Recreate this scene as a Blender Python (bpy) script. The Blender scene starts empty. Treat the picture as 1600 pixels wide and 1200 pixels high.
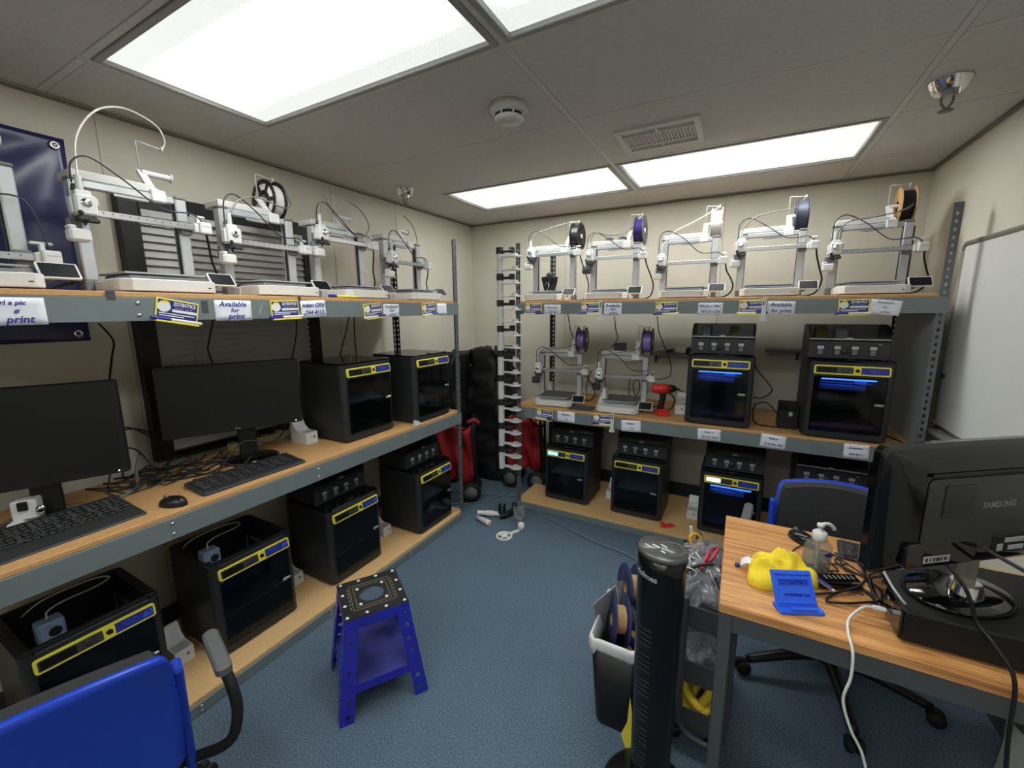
import bpy, bmesh, math, random
from mathutils import Vector, Matrix
random.seed(7)
S = bpy.context.scene
C = S.collection
PI = math.pi
# ------------------------------------------------------------------ camera, world, exposure
cam = bpy.data.objects.new('camera', bpy.data.cameras.new('camera'))
C.objects.link(cam); S.camera = cam
cam.data.sensor_width = 36; cam.data.lens = 652.45 / 1600 * 36; cam.data.clip_start = 0.02
def cam_matrix(loc, yaw, pitch, roll):
    f = Vector((math.sin(yaw)*math.cos(pitch), math.cos(yaw)*math.cos(pitch), -math.sin(pitch)))
    r = Vector((math.cos(yaw), -math.sin(yaw), 0)); u = r.cross(f)
    r2 = r*math.cos(roll) + u*math.sin(roll); u2 = u*math.cos(roll) - r*math.sin(roll)
    m = Matrix((r2, u2, -f)).transposed().to_4x4(); m.translation = loc
    return m
cam.matrix_world = cam_matrix(Vector((2.3585, -3.5253, 1.507)), -0.5000, 0.1733, -0.0070)
w = bpy.data.worlds.new('world'); S.world = w; w.use_nodes = True
w.node_tree.nodes['Background'].inputs[0].default_value = (0.8, 0.9, 1.0, 1)
w.node_tree.nodes['Background'].inputs[1].default_value = 0.05
S.view_settings.view_transform = 'Standard'; S.view_settings.look = 'None'
S.view_settings.exposure = 1.3; S.view_settings.gamma = 1.0; S.view_settings.use_curve_mapping = False
S.cycles.use_denoising = True
S.cycles.max_bounces = 8; S.cycles.diffuse_bounces = 5; S.cycles.transparent_max_bounces = 12
LIGHT = 8.7            # emission of the ceiling diffusers
# ------------------------------------------------------------------ materials
def lin(c):
    c = c/255
    return c/12.92 if c <= 0.04045 else ((c+0.055)/1.055)**2.4
def rgb(t): return (lin(t[0]), lin(t[1]), lin(t[2]), 1)
MATS = {}
def M(name, col=(128,128,128), rough=0.5, metal=0.0, var=0.08, scale=30, bump=0.0, bscale=200, emit=None, estr=0, coat=0, stretch=None, trans=0.0, alpha=1.0, ior=1.45, spec=0.5):
    if name in MATS: return MATS[name]
    m = bpy.data.materials.new(name); m.use_nodes = True; MATS[name] = m
    nt = m.node_tree; n = nt.nodes; l = nt.links
    b = n['Principled BSDF']
    c = rgb(col)
    b.inputs['Roughness'].default_value = rough; b.inputs['Metallic'].default_value = metal
    b.inputs['Specular IOR Level'].default_value = spec; b.inputs['IOR'].default_value = ior
    b.inputs['Coat Weight'].default_value = coat
    b.inputs['Transmission Weight'].default_value = trans; b.inputs['Alpha'].default_value = alpha
    tc = n.new('ShaderNodeTexCoord')
    mp = n.new('ShaderNodeMapping'); l.new(tc.outputs['Object'], mp.inputs[0])
    if stretch: mp.inputs['Scale'].default_value = stretch
    nz = n.new('ShaderNodeTexNoise'); nz.inputs['Scale'].default_value = scale; nz.inputs['Detail'].default_value = 3
    l.new(mp.outputs[0], nz.inputs['Vector'])
    rp = n.new('ShaderNodeValToRGB'); l.new(nz.outputs['Fac'], rp.inputs[0])
    rp.color_ramp.elements[0].position = 0.3; rp.color_ramp.elements[1].position = 0.7
    rp.color_ramp.elements[0].color = tuple(x*(1-var) for x in c[:3]) + (1,)
    rp.color_ramp.elements[1].color = tuple(min(1, x*(1+var)) for x in c[:3]) + (1,)
    l.new(rp.outputs[0], b.inputs['Base Color'])
    if bump:
        nb = n.new('ShaderNodeTexNoise'); nb.inputs['Scale'].default_value = bscale; nb.inputs['Detail'].default_value = 2
        l.new(mp.outputs[0], nb.inputs['Vector'])
        bp = n.new('ShaderNodeBump'); bp.inputs['Strength'].default_value = bump; bp.inputs['Distance'].default_value = 0.01
        l.new(nb.outputs['Fac'], bp.inputs['Height']); l.new(bp.outputs[0], b.inputs['Normal'])
    if emit:
        b.inputs['Emission Color'].default_value = rgb(emit); b.inputs['Emission Strength'].default_value = estr
    return m
def glass(name, tint=(20,22,26), amount=0.75, rough=0.05, spec=0.5):
    """tinted sheet: part see-through, part glossy body"""
    if name in MATS: return MATS[name]
    m = bpy.data.materials.new(name); m.use_nodes = True; MATS[name] = m
    nt = m.node_tree; n = nt.nodes; l = nt.links
    b = n['Principled BSDF']; out = n['Material Output']
    b.inputs['Base Color'].default_value = rgb(tint); b.inputs['Roughness'].default_value = rough
    b.inputs['Specular IOR Level'].default_value = spec
    tr = n.new('ShaderNodeBsdfTransparent')
    tr.inputs[0].default_value = (0.75, 0.78, 0.82, 1)
    nz = n.new('ShaderNodeTexNoise'); nz.inputs['Scale'].default_value = 6
    mr = n.new('ShaderNodeMapRange'); mr.inputs['To Min'].default_value = amount-0.05; mr.inputs['To Max'].default_value = min(1, amount+0.05)
    l.new(nz.outputs['Fac'], mr.inputs['Value'])
    mx = n.new('ShaderNodeMixShader')
    l.new(mr.outputs[0], mx.inputs[0]); l.new(b.outputs[0], mx.inputs[1]); l.new(tr.outputs[0], mx.inputs[2])
    l.new(mx.outputs[0], out.inputs[0])
    return m
white   = M('white_plastic', (206,206,205), 0.42, var=0.03)
offwhite= M('off_white_plastic', (190,189,186), 0.5, var=0.04)
lgrey   = M('light_grey_alloy', (178,179,182), 0.38, 0.25, var=0.04)
mgrey   = M('mid_grey_plastic', (112,112,114), 0.5, var=0.05)
silver  = M('brushed_steel', (190,190,190), 0.3, 0.9, var=0.08, scale=80)
chrome  = M('chrome', (225,225,225), 0.1, 1.0, var=0.03)
dgrey   = M('dark_grey_plastic', (46,47,49), 0.5, var=0.08)
charcoal= M('charcoal_shell', (38,39,41), 0.42, var=0.08, scale=60)
black   = M('black_plastic', (18,18,19), 0.45, var=0.1)
gloss   = M('gloss_black', (8,8,9), 0.08, var=0.1, coat=0.4)
matblack= M('matte_black', (14,14,15), 0.7, var=0.15)
cablem  = M('cable_black', (16,16,17), 0.5, var=0.1)
cablew  = M('cable_white', (215,214,210), 0.5, var=0.05)
cableg  = M('cable_grey', (92,106,128), 0.5, var=0.08)
ptfe    = M('milky_tube', (205,205,196), 0.35, var=0.05)
screenm = M('dark_screen', (20,20,22), 0.4, var=0.1, spec=0.2)
yellow  = M('yellow_plastic', (226,214,60), 0.5, var=0.05)
bluep   = M('blue_plastic', (38,66,176), 0.5, var=0.06)
navy    = M('navy_print', (36,36,110), 0.5, var=0.05)
paper   = M('note_paper', (222,224,232), 0.8, var=0.02)
ink     = M('blue_ink', (48,52,140), 0.6, var=0.2, scale=300)
inkfade = M('faded_ink', (140,142,165), 0.6, var=0.2, scale=300)
steelg  = M('shelf_grey_paint', (112,122,124), 0.45, 0.1, var=0.05, scale=12)
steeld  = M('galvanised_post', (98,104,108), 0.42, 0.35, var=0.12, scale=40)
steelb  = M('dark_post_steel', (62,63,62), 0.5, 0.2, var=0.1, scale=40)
board   = M('particle_board', (190,147,97), 0.62, var=0.10, scale=90, bump=0.05, bscale=400)
boarde  = M('particle_board_light', (205,168,118), 0.68, var=0.12, scale=140, bump=0.05, bscale=500)
# ------------------------------------------------------------------ mesh builder
class MB:
    def __init__(s): s.v = []; s.f = []; s.mi = []; s.T = Matrix(); s.m = 0; s.sm = []
    def _add(s, vs, fs, smooth=False):
        o = len(s.v); T = s.T
        s.v += [tuple(T @ Vector(p)) for p in vs]
        for f in fs: s.f.append([i+o for i in f]); s.mi.append(s.m); s.sm.append(smooth)
        return s
    def box(s, c, d, ch=None):
        x, y, z = (k/2 for k in d)
        if ch is None: ch = min(0.0025, min(d)*0.2)
        vs = []; idx = {}
        for sx in (-1,1):
            for sy in (-1,1):
                for sz in (-1,1):
                    for a in range(3):
                        p = [sx*(x-ch), sy*(y-ch), sz*(z-ch)]
                        p[a] = (sx*x, sy*y, sz*z)[a]
                        idx[(sx,sy,sz,a)] = len(vs); vs.append((c[0]+p[0], c[1]+p[1], c[2]+p[2]))
        F = []
        def q(keys, nrm):
            ids = [idx[k] for k in keys]
            p = [Vector(vs[i]) for i in ids]
            n = (p[1]-p[0]).cross(p[2]-p[0])
            F.append(ids if n.dot(nrm) > 0 else ids[::-1])
        for a in range(3):
            b1, b2 = [k for k in range(3) if k != a]
            for sg in (-1,1):
                ks = []
                for u, v_ in ((-1,-1),(1,-1),(1,1),(-1,1)):
                    t = [0,0,0]; t[a] = sg; t[b1] = u; t[b2] = v_; ks.append((t[0],t[1],t[2],a))
                n = Vector((0,0,0)); n[a] = sg; q(ks, n)
            for u in (-1,1):
                for v_ in (-1,1):
                    ks = []
                    for e, ax in ((-1,b1),(1,b1),(1,b2),(-1,b2)):
                        t = [0,0,0]; t[a] = e; t[b1] = u; t[b2] = v_; ks.append((t[0],t[1],t[2],ax))
                    n = Vector((0,0,0)); n[b1] = u; n[b2] = v_; q(ks, n)
        for sx in (-1,1):
            for sy in (-1,1):
                for sz in (-1,1): q([(sx,sy,sz,a) for a in range(3)], Vector((sx,sy,sz)))
        return s._add(vs, F)
    def prism(s, poly, z0, z1, ch=0.0, smooth=False):
        """extrude a 2D polygon (ccw) along local z, chamfered ends"""
        n = len(poly); rings = []
        cx = sum(p[0] for p in poly)/n; cy = sum(p[1] for p in poly)/n
        def inset(k):
            if k == 0: return poly
            out = []
            for p in poly:
                dx, dy = cx-p[0], cy-p[1]
                sx = max(abs(q[0]-cx) for q in poly); sy = max(abs(q[1]-cy) for q in poly)
                out.append((p[0]+dx*k/max(sx,1e-6), p[1]+dy*k/max(sy,1e-6)))
            return out
        lv = [(z0,ch),(z0+ch,0),(z1-ch,0),(z1,ch)] if ch else [(z0,0),(z1,0)]
        for z, k in lv: rings.append([(p[0],p[1],z) for p in inset(k)])
        vs = [p for r in rings for p in r]; F = []
        for k in range(len(rings)-1):
            for i in range(n):
                j = (i+1) % n; F.append([k*n+i, k*n+j, (k+1)*n+j, (k+1)*n+i])
        o = len(s.f)
        s._add(vs, F, smooth)
        s._add(rings[0], [list(range(n))[::-1]]); s._add(rings[-1], [list(range(n))])
        return s
    def cyl(s, a, b, r, r2=None, seg=14, cap=True):
        a = Vector(a); b = Vector(b); r2 = r if r2 is None else r2
        d = (b-a).normalized(); u = d.orthogonal().normalized(); v = d.cross(u)
        A = [a+(u*math.cos(t)+v*math.sin(t))*r for t in (2*PI*i/seg for i in range(seg))]
        B = [b+(u*math.cos(t)+v*math.sin(t))*r2 for t in (2*PI*i/seg for i in range(seg))]
        s._add(A+B, [[i,(i+1)%seg,seg+(i+1)%seg,seg+i] for i in range(seg)], True)
        if cap:
            s._add(A, [list(range(seg))[::-1]]); s._add(B, [list(range(seg))])
        return s
    def lathe(s, prof, c=(0,0,0), seg=20, axis='z', cap=True, smooth=True):
        vs = []; n = len(prof)
        for i in range(seg):
            t = 2*PI*i/seg
            for r, h in prof:
                p = (r*math.cos(t), r*math.sin(t), h)
                if axis == 'x': p = (p[2], p[0], p[1])
                if axis == 'y': p = (p[1], p[2], p[0])
                vs.append((c[0]+p[0], c[1]+p[1], c[2]+p[2]))
        F = []
        for i in range(seg):
            j = (i+1) % seg
            for k in range(n-1): F.append([i*n+k, j*n+k, j*n+k+1, i*n+k+1])
        if cap:
            if prof[0][0] > 1e-6: F.append([i*n for i in range(seg)][::-1])
            if prof[-1][0] > 1e-6: F.append([i*n+n-1 for i in range(seg)])
        return s._add(vs, F, smooth)
    def tube(s, pts, r, seg=6, sub=5, closed=False):
        P = curve(pts, sub) if sub > 1 and len(pts) > 2 else [Vector(p) for p in pts]
        rr = r if callable(r) else (lambda t: r)
        t0 = (P[1]-P[0]).normalized(); u = t0.orthogonal().normalized()
        vs = []; n = len(P)
        for i, p in enumerate(P):
            t = (P[min(i+1,n-1)]-P[max(i-1,0)]).normalized()
            u = (u - t*u.dot(t))
            u = u.normalized() if u.length > 1e-6 else t.orthogonal().normalized()
            v = t.cross(u); R = rr(i/(n-1))
            vs += [p+(u*math.cos(a)+v*math.sin(a))*R for a in (2*PI*k/seg for k in range(seg))]
        F = []
        for i in range(n-1):
            for k in range(seg):
                j = (k+1) % seg; F.append([i*seg+k, i*seg+j, (i+1)*seg+j, (i+1)*seg+k])
        F.append(list(range(seg))[::-1]); F.append([(n-1)*seg+k for k in range(seg)])
        return s._add(vs, F, True)
    def grid(s, fn, nu, nv, smooth=True):
        vs = [fn(i/nu, j/nv) for j in range(nv+1) for i in range(nu+1)]
        F = [[j*(nu+1)+i, j*(nu+1)+i+1, (j+1)*(nu+1)+i+1, (j+1)*(nu+1)+i] for j in range(nv) for i in range(nu)]
        return s._add(vs, F, smooth)
    def quad(s, a, b, c, d): return s._add([a,b,c,d], [[0,1,2,3]])
    def frame(s, x0, x1, z0, z1, t, y0, y1, tb=None):
        """rectangular frame in the xz plane, bars of width t, from y0 to y1"""
        tb = t if tb is None else tb
        ym = (y0+y1)/2; dy = abs(y1-y0)
        s.box(((x0+x1)/2, ym, z1-t/2), (x1-x0, dy, t)); s.box(((x0+x1)/2, ym, z0+tb/2), (x1-x0, dy, tb))
        s.box((x0+t/2, ym, (z0+z1)/2), (t, dy, z1-z0-t-tb)); s.box((x1-t/2, ym, (z0+z1)/2), (t, dy, z1-z0-t-tb))
        return s
    def strip(s, w_, L, pitch, hw, hh, off=0.0, x0=0.0):
        """perforated strip in the xz plane: width w_ along x, length L along z, one hole every pitch"""
        n = int(L/pitch); hx = x0+w_/2+off
        for k in range(n):
            a = k*pitch; b = a+pitch; zc = (a+b)/2
            out = [(x0,0,a),(hx,0,a),(x0+w_,0,a),(x0+w_,0,zc),(x0+w_,0,b),(hx,0,b),(x0,0,b),(x0,0,zc)]
            inn = [(hx-hw*.7,0,zc-hh*.8),(hx,0,zc-hh),(hx+hw*.7,0,zc-hh*.8),(hx+hw,0,zc),(hx+hw*.7,0,zc+hh*.8),(hx,0,zc+hh),(hx-hw*.7,0,zc+hh*.8),(hx-hw,0,zc)]
            s._add(out+inn, [[i,(i+1)%8,8+(i+1)%8,8+i] for i in range(8)])
        if L-n*pitch > 1e-4: s.quad((x0,0,n*pitch),(x0+w_,0,n*pitch),(x0+w_,0,L),(x0,0,L))
        return s
    def text(s, t, size, at=(0,0,0), rot=Matrix(), shear=0.0, align='CENTER', ext=0.0003, bold=0.0):
        vs, fs = glyphs(t, size, shear, align, ext, bold)
        T = s.T; s.T = T @ Matrix.Translation(at) @ rot
        s._add(vs, fs); s.T = T
        return s
    def build(s, name, mat, parent=None, solid=0.0, weld=False):
        me = bpy.data.meshes.new(name)
        me.from_pydata(s.v, [], s.f); me.update()
        for m in (mat if isinstance(mat, (list,tuple)) else [mat]): me.materials.append(m)
        me.polygons.foreach_set('material_index', s.mi); me.polygons.foreach_set('use_smooth', s.sm)
        if weld:
            bm = bmesh.new(); bm.from_mesh(me); bmesh.ops.remove_doubles(bm, verts=bm.verts, dist=1e-5); bm.to_mesh(me); bm.free()
        o = bpy.data.objects.new(name, me); C.objects.link(o)
        if parent: o.parent = parent
        if solid:
            md = o.modifiers.new('thickness', 'SOLIDIFY'); md.thickness = solid; md.offset = 0
        return o
def curve(pts, sub=6):
    P = [Vector(p) for p in pts]; out = []
    n = len(P)
    for i in range(n-1):
        p0 = P[max(i-1,0)]; p1 = P[i]; p2 = P[i+1]; p3 = P[min(i+2,n-1)]
        for k in range(sub):
            t = k/sub; t2 = t*t; t3 = t2*t
            out.append(0.5*((2*p1)+(p2-p0)*t+(2*p0-5*p1+4*p2-p3)*t2+(3*p1-p0-3*p2+p3)*t3))
    out.append(P[-1]); return out
_G = {}
def glyphs(t, size, shear, align, ext, bold=0.0):
    k = (t, size, shear, align, ext, bold)
    if k not in _G:
        cu = bpy.data.curves.new('letters', 'FONT'); cu.body = t; cu.size = size; cu.shear = shear
        cu.align_x = align; cu.align_y = 'CENTER'; cu.extrude = ext; cu.resolution_u = 2; cu.offset = bold*size
        ob = bpy.data.objects.new('letters', cu)
        me = bpy.data.meshes.new_from_object(ob)
        _G[k] = ([tuple(v.co) for v in me.vertices], [list(p.vertices) for p in me.polygons])
        bpy.data.meshes.remove(me); bpy.data.objects.remove(ob); bpy.data.curves.remove(cu)
    return _G[k]
def rr(w_, h, r, seg=4, cx=0, cy=0):
    out = []
    for sx, sy, a0 in ((1,-1,-PI/2),(1,1,0),(-1,1,PI/2),(-1,-1,PI)):
        for i in range(seg+1):
            a = a0+PI/2*i/seg
            out.append((cx+sx*(w_/2-r)+r*math.cos(a), cy+sy*(h/2-r)+r*math.sin(a)))
    return out
RX90 = Matrix.Rotation(PI/2, 4, 'X')       # text in xy -> facing -y, upright
def Rz(a): return Matrix.Rotation(a, 4, 'Z')
def thing(name, label, cat, loc=(0,0,0), rotz=0, group=None, rot=None):
    o = bpy.data.objects.new(name, None); C.objects.link(o); o.empty_display_size = 0.05
    o.location = loc; o.rotation_euler = rot if rot else (0,0,rotz)
    o['label'] = label; o['category'] = cat
    if group: o['group'] = group
    return o
def tag(o, label, cat, group=None, kind=None):
    o['label'] = label; o['category'] = cat
    if group: o['group'] = group
    if kind: o['kind'] = kind
    return o
def structure(o): o['kind'] = 'structure'; return o
def dup(root, loc, rotz, label, group=None):
    r = root.copy(); C.objects.link(r); r.location = loc; r.rotation_euler = (0,0,rotz); r['label'] = label
    if group: r['group'] = group
    for ch in list(root.children):
        c = ch.copy(); C.objects.link(c); c.parent = r
        for g in list(ch.children):
            d = g.copy(); C.objects.link(d); d.parent = c
    return r
# ================================================================== the setting
W = 3.288; H = 2.32; YF = -7.5
wallm = M('cream_wall_paint', (205,200,186), 0.85, var=0.03, scale=5, bump=0.15, bscale=140)
def carpet():
    m = M('blue_carpet', (58,76,94), 0.95, var=0.0); nt = m.node_tree; n = nt.nodes; l = nt.links; b = n['Principled BSDF']
    tc = n.new('ShaderNodeTexCoord')
    a = n.new('ShaderNodeTexNoise'); a.inputs['Scale'].default_value = 210; a.inputs['Detail'].default_value = 8; l.new(tc.outputs['Object'], a.inputs['Vector'])
    c = n.new('ShaderNodeTexNoise'); c.inputs['Scale'].default_value = 2.2; c.inputs['Detail'].default_value = 5; l.new(tc.outputs['Object'], c.inputs['Vector'])
    r1 = n.new('ShaderNodeValToRGB'); l.new(a.outputs['Fac'], r1.inputs[0])
    r1.color_ramp.elements[0].position = 0.34; r1.color_ramp.elements[1].position = 0.68
    r1.color_ramp.elements[0].color = rgb((58,74,90)); r1.color_ramp.elements[1].color = rgb((106,124,138))
    mx = n.new('ShaderNodeMixRGB'); mx.blend_type = 'MULTIPLY'; mx.inputs[0].default_value = 0.5
    r2 = n.new('ShaderNodeValToRGB'); l.new(c.outputs['Fac'], r2.inputs[0])
    r2.color_ramp.elements[0].color = (0.7,0.7,0.7,1); r2.color_ramp.elements[1].color = (1.2,1.2,1.2,1)
    l.new(r1.outputs[0], mx.inputs[1]); l.new(r2.outputs[0], mx.inputs[2]); l.new(mx.outputs[0], b.inputs['Base Color'])
    bp = n.new('ShaderNodeBump'); bp.inputs['Strength'].default_value = 0.6; bp.inputs['Distance'].default_value = 0.003
    l.new(a.outputs['Fac'], bp.inputs['Height']); l.new(bp.outputs[0], b.inputs['Normal'])
    b.inputs['Specular IOR Level'].default_value = 0.15
    return m
structure(MB().box((W/2, YF/2, -0.05), (W+0.2, -YF+0.2, 0.1)).build('floor', carpet()))
structure(MB().box((-0.05, YF/2, H/2), (0.1, -YF+0.2, H+0.2)).build('wall_left', wallm))
structure(MB().box((W/2, 0.05, H/2), (W+0.2, 0.1, H+0.2)).build('wall_back', wallm))
structure(MB().box((W+0.05, YF/2, H/2), (0.1, -YF+0.2, H+0.2)).build('wall_right', wallm))
structure(MB().box((W/2, YF-0.05, H/2), (W+0.2, 0.1, H+0.2)).build('wall_front', wallm))
basem = M('grey_cove_base', (66,68,68), 0.6, var=0.06)
structure(MB().box((W/2, -0.005, 0.05), (W, 0.01, 0.10)).build('baseboard_back', basem))
structure(MB().box((0.005, YF/2, 0.05), (0.01, -YF-0.02, 0.10)).build('baseboard_left', basem))
structure(MB().box((W-0.005, YF/2, 0.05), (0.01, -YF-0.02, 0.10)).build('baseboard_right', basem))
seamm = M('wall_seam', (172,166,150), 0.8, var=0.05)
for k, (x, y, dx, dy) in enumerate(((2.19,-0.001,0.006,0.002),(0.97,-0.001,0.003,0.002),(0.001,-2.71,0.002,0.004),(0.001,-1.60,0.002,0.004))):
    structure(MB().box((x, y, 1.2), (dx, dy, 2.2), 0.0005).build('trim_%d' % (k+1), seamm))
edgem = M('ceiling_edge_angle', (120,116,106), 0.6, var=0.05)
structure(MB().box((W/2, -0.008, H-0.012), (W, 0.016, 0.006)).build('trim_5', edgem))
structure(MB().box((0.008, YF/2, H-0.012), (0.016, -YF, 0.006)).build('trim_6', edgem))
structure(MB().box((W-0.008, YF/2, H-0.012), (0.016, -YF, 0.006)).build('trim_7', edgem))
# ---- suspended ceiling: tiles, bars and troffers
tilem = M('ceiling_tile_fibre', (200,197,193), 0.95, var=0.04, scale=60, bump=0.35, bscale=260)
barm = M('ceiling_bar_white', (198,195,190), 0.6, var=0.04)
ceiling = structure(MB().box((W/2, YF/2, H+0.12), (W+0.2, -YF+0.2, 0.06)).build('ceiling', M('plenum_dark', (60,58,55), 0.9)))
xs = [0.0, 0.4262, 1.6454, 2.8646, W]
ys = [0.0, -0.4207, -1.0303, -1.6399, -2.2495, -2.8591, -3.4687, -4.0783, -4.6879, -5.2975, -5.9071, -6.5167, -7.1263, YF]
lit = {(c, r) for c in (1,2) for r in (1,4,7,10)}  # farthest row is added out of view to brighten the wall under the shelves
for r in range(len(ys)-1):
    for c in range(4):
        if (c, r) in lit: continue
        xa, xb, ya, yb = xs[c], xs[c+1], ys[r+1], ys[r]
        MB().box(((xa+xb)/2, (ya+yb)/2, H+0.009), (xb-xa-0.022, yb-ya-0.022, 0.018), 0.004).build('ceiling_tile', tilem, ceiling)
for x in xs[1:4]:
    MB().box((x, YF/2, H+0.006), (0.024, -YF, 0.014), 0.002).build('ceiling_bar', barm, ceiling)
for y in ys[1:-1]:
    for c in range(4):
        MB().box(((xs[c]+xs[c+1])/2, y, H+0.006), (xs[c+1]-xs[c]-0.024, 0.024, 0.014), 0.002).build('ceiling_bar', barm, ceiling)
def diffuser_mat():
    m = bpy.data.materials.new('prismatic_diffuser'); m.use_nodes = True; nt = m.node_tree; n = nt.nodes; l = nt.links
    b = n['Principled BSDF']; b.inputs['Base Color'].default_value = (0.8,0.8,0.8,1); b.inputs['Roughness'].default_value = 0.35
    tc = n.new('ShaderNodeTexCoord'); sp = n.new('ShaderNodeSeparateXYZ'); l.new(tc.outputs['Object'], sp.inputs[0])
    # two tubes run along x behind the prismatic sheet: bright band in the middle, softer towards the long edges and the ends
    ab = n.new('ShaderNodeMath'); ab.operation = 'ABSOLUTE'; l.new(sp.outputs['Y'], ab.inputs[0])
    r = n.new('ShaderNodeMapRange'); r.interpolation_type = 'SMOOTHSTEP'; r.inputs['From Min'].default_value = 0.02; r.inputs['From Max'].default_value = 0.19
    r.inputs['To Min'].default_value = 1.0; r.inputs['To Max'].default_value = 0.0; l.new(ab.outputs[0], r.inputs['Value'])
    ax = n.new('ShaderNodeMath'); ax.operation = 'ABSOLUTE'; l.new(sp.outputs['X'], ax.inputs[0])
    rx = n.new('ShaderNodeMapRange'); rx.interpolation_type = 'SMOOTHSTEP'; rx.inputs['From Min'].default_value = 0.36; rx.inputs['From Max'].default_value = 0.58
    rx.inputs['To Min'].default_value = 1.0; rx.inputs['To Max'].default_value = 0.0; l.new(ax.outputs[0], rx.inputs['Value'])
    mu = n.new('ShaderNodeMath'); mu.operation = 'MULTIPLY'; l.new(r.outputs[0], mu.inputs[0]); l.new(rx.outputs[0], mu.inputs[1])
    mf = n.new('ShaderNodeMapRange'); mf.inputs['To Min'].default_value = 0.036; mf.inputs['To Max'].default_value = 1.0; l.new(mu.outputs[0], mf.inputs['Value'])
    vo = n.new('ShaderNodeTexChecker'); vo.inputs['Scale'].default_value = 170; l.new(tc.outputs['Object'], vo.inputs['Vector'])
    mv = n.new('ShaderNodeMapRange'); mv.inputs['To Min'].default_value = 0.9; mv.inputs['To Max'].default_value = 1.08; l.new(vo.outputs['Fac'], mv.inputs['Value'])
    m2 = n.new('ShaderNodeMath'); m2.operation = 'MULTIPLY'; l.new(mf.outputs[0], m2.inputs[0]); l.new(mv.outputs[0], m2.inputs[1])
    m3 = n.new('ShaderNodeMath'); m3.operation = 'MULTIPLY'; l.new(m2.outputs[0], m3.inputs[0]); m3.inputs[1].default_value = LIGHT
    b.inputs['Emission Color'].default_value = (0.97, 1.0, 0.97, 1)
    l.new(m3.outputs[0], b.inputs['Emission Strength'])
    return m
diffm = diffuser_mat()
framem = M('troffer_frame', (150,150,146), 0.5, var=0.04)
lab = {(1,4):'large recessed ceiling light nearest the navy banner, cut by the top of the picture',
       (2,4):'recessed ceiling light at the top edge, beside the largest light',
       (1,1):'recessed ceiling light nearest the empty back corner of the room',
       (2,1):'recessed ceiling light above the right-hand shelf unit, beyond the air vent',
       (1,7):'recessed ceiling light behind the camera on the shelf side', (2,7):'recessed ceiling light behind the camera on the whiteboard side',
       (1,10):'recessed ceiling light added farthest behind the camera to brighten under the shelves, shelf side', (2,10):'recessed ceiling light added farthest behind the camera to brighten under the shelves, whiteboard side'}
for (c, r) in sorted(lit):
    xa, xb, ya, yb = xs[c]+.013, xs[c+1]-.013, ys[r+1]+.013, ys[r]-.013
    t = thing('ceiling_light', lab[(c,r)], 'ceiling light', ((xa+xb)/2, (ya+yb)/2, H), group='recessed ceiling lights')
    hx, hy = (xb-xa)/2, (yb-ya)/2; f = MB()
    for sx in (-1,1): f.box((sx*(hx-.011), 0, .004), (.022, 2*hy, .02))
    for sy in (-1,1): f.box((0, sy*(hy-.011), .004), (2*hx-.044, .022, .02))
    f.build('frame', framem, t)
    MB().box((0,0,.010), (2*hx-.046, 2*hy-.046, .004), .001).build('diffuser', diffm, t)
# ---- ceiling fittings
t = thing('air_vent', 'white slatted air vent in a ceiling tile', 'vent', (1.949, -1.30, H))
ventm = M('vent_white', (205,202,196), 0.5, var=0.05); hole = M('vent_dark', (38,37,35), 0.8)
MB().box((0,0,.004), (.33,.26,.003)).build('backing', hole, t)
f = MB()
for sy in (-1,1): f.box((0,sy*.135,-.004), (.37,.028,.012))
for sx in (-1,1): f.box((sx*.172,0,-.004), (.028,.245,.012))
for sy in (-1,1): f.box((0,sy*.062,-.004), (.316,.008,.01))
f.box((0,.09,-.004),(.016,.05,.01)); f.box((0,-.09,-.004),(.016,.05,.01))
f.build('frame', ventm, t)
for k in range(22): MB().box((-.152+k*.0145, 0, -.003), (.0055,.116,.009)).build('slat', ventm, t)
t = thing('smoke_detector', 'round white smoke detector on a ceiling tile', 'smoke detector', (1.469, -1.907, H))
MB().lathe([(.001,0),(.077,0),(.079,-.018),(.072,-.030),(.066,-.032)], seg=32).build('base', offwhite, t)
MB().lathe([(.056,-.028),(.056,-.046)], seg=24, cap=False).build('sensor_ring', matblack, t)
MB().lathe([(.066,-.03),(.064,-.036),(.056,-.036)], seg=32, cap=False).lathe([(.001,-.062),(.045,-.062),(.058,-.052),(.058,-.046),(.001,-.046)], seg=32).build('cover', offwhite, t)
f = MB()
for k in range(8): f.box((.061*math.cos(k*PI/4), .061*math.sin(k*PI/4), -.041), (.006,.006,.016))
f.build('ribs', offwhite, t)['kind'] = 'stuff'
def sprinkler(loc, label):
    t = thing('sprinkler_head', label, 'sprinkler', loc, group='ceiling sprinklers')
    MB().lathe([(.064,0),(.060,-.004),(.044,-.040),(.041,-.040),(.041,-.002)], seg=28).build('escutcheon', chrome, t)
    MB().cyl((0,0,-.002),(0,0,-.055),.030,.026,seg=20).build('cup', silver, t)
    f = MB()
    for sx in (-1,1): f.tube([(sx*.016,0,-.05),(sx*.015,0,-.075),(0,0,-.098)], .004, 6, 3)
    f.build('yoke', mgrey, t)
    MB().lathe([(.001,-.1),(.022,-.1),(.022,-.103),(.001,-.103)], seg=16).build('deflector', mgrey, t)
sprinkler((2.955, -1.285, H), 'chrome sprinkler head hanging near the right wall')
sprinkler((0.296, -1.235, H), 'small chrome sprinkler head over the left shelf unit')
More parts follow.
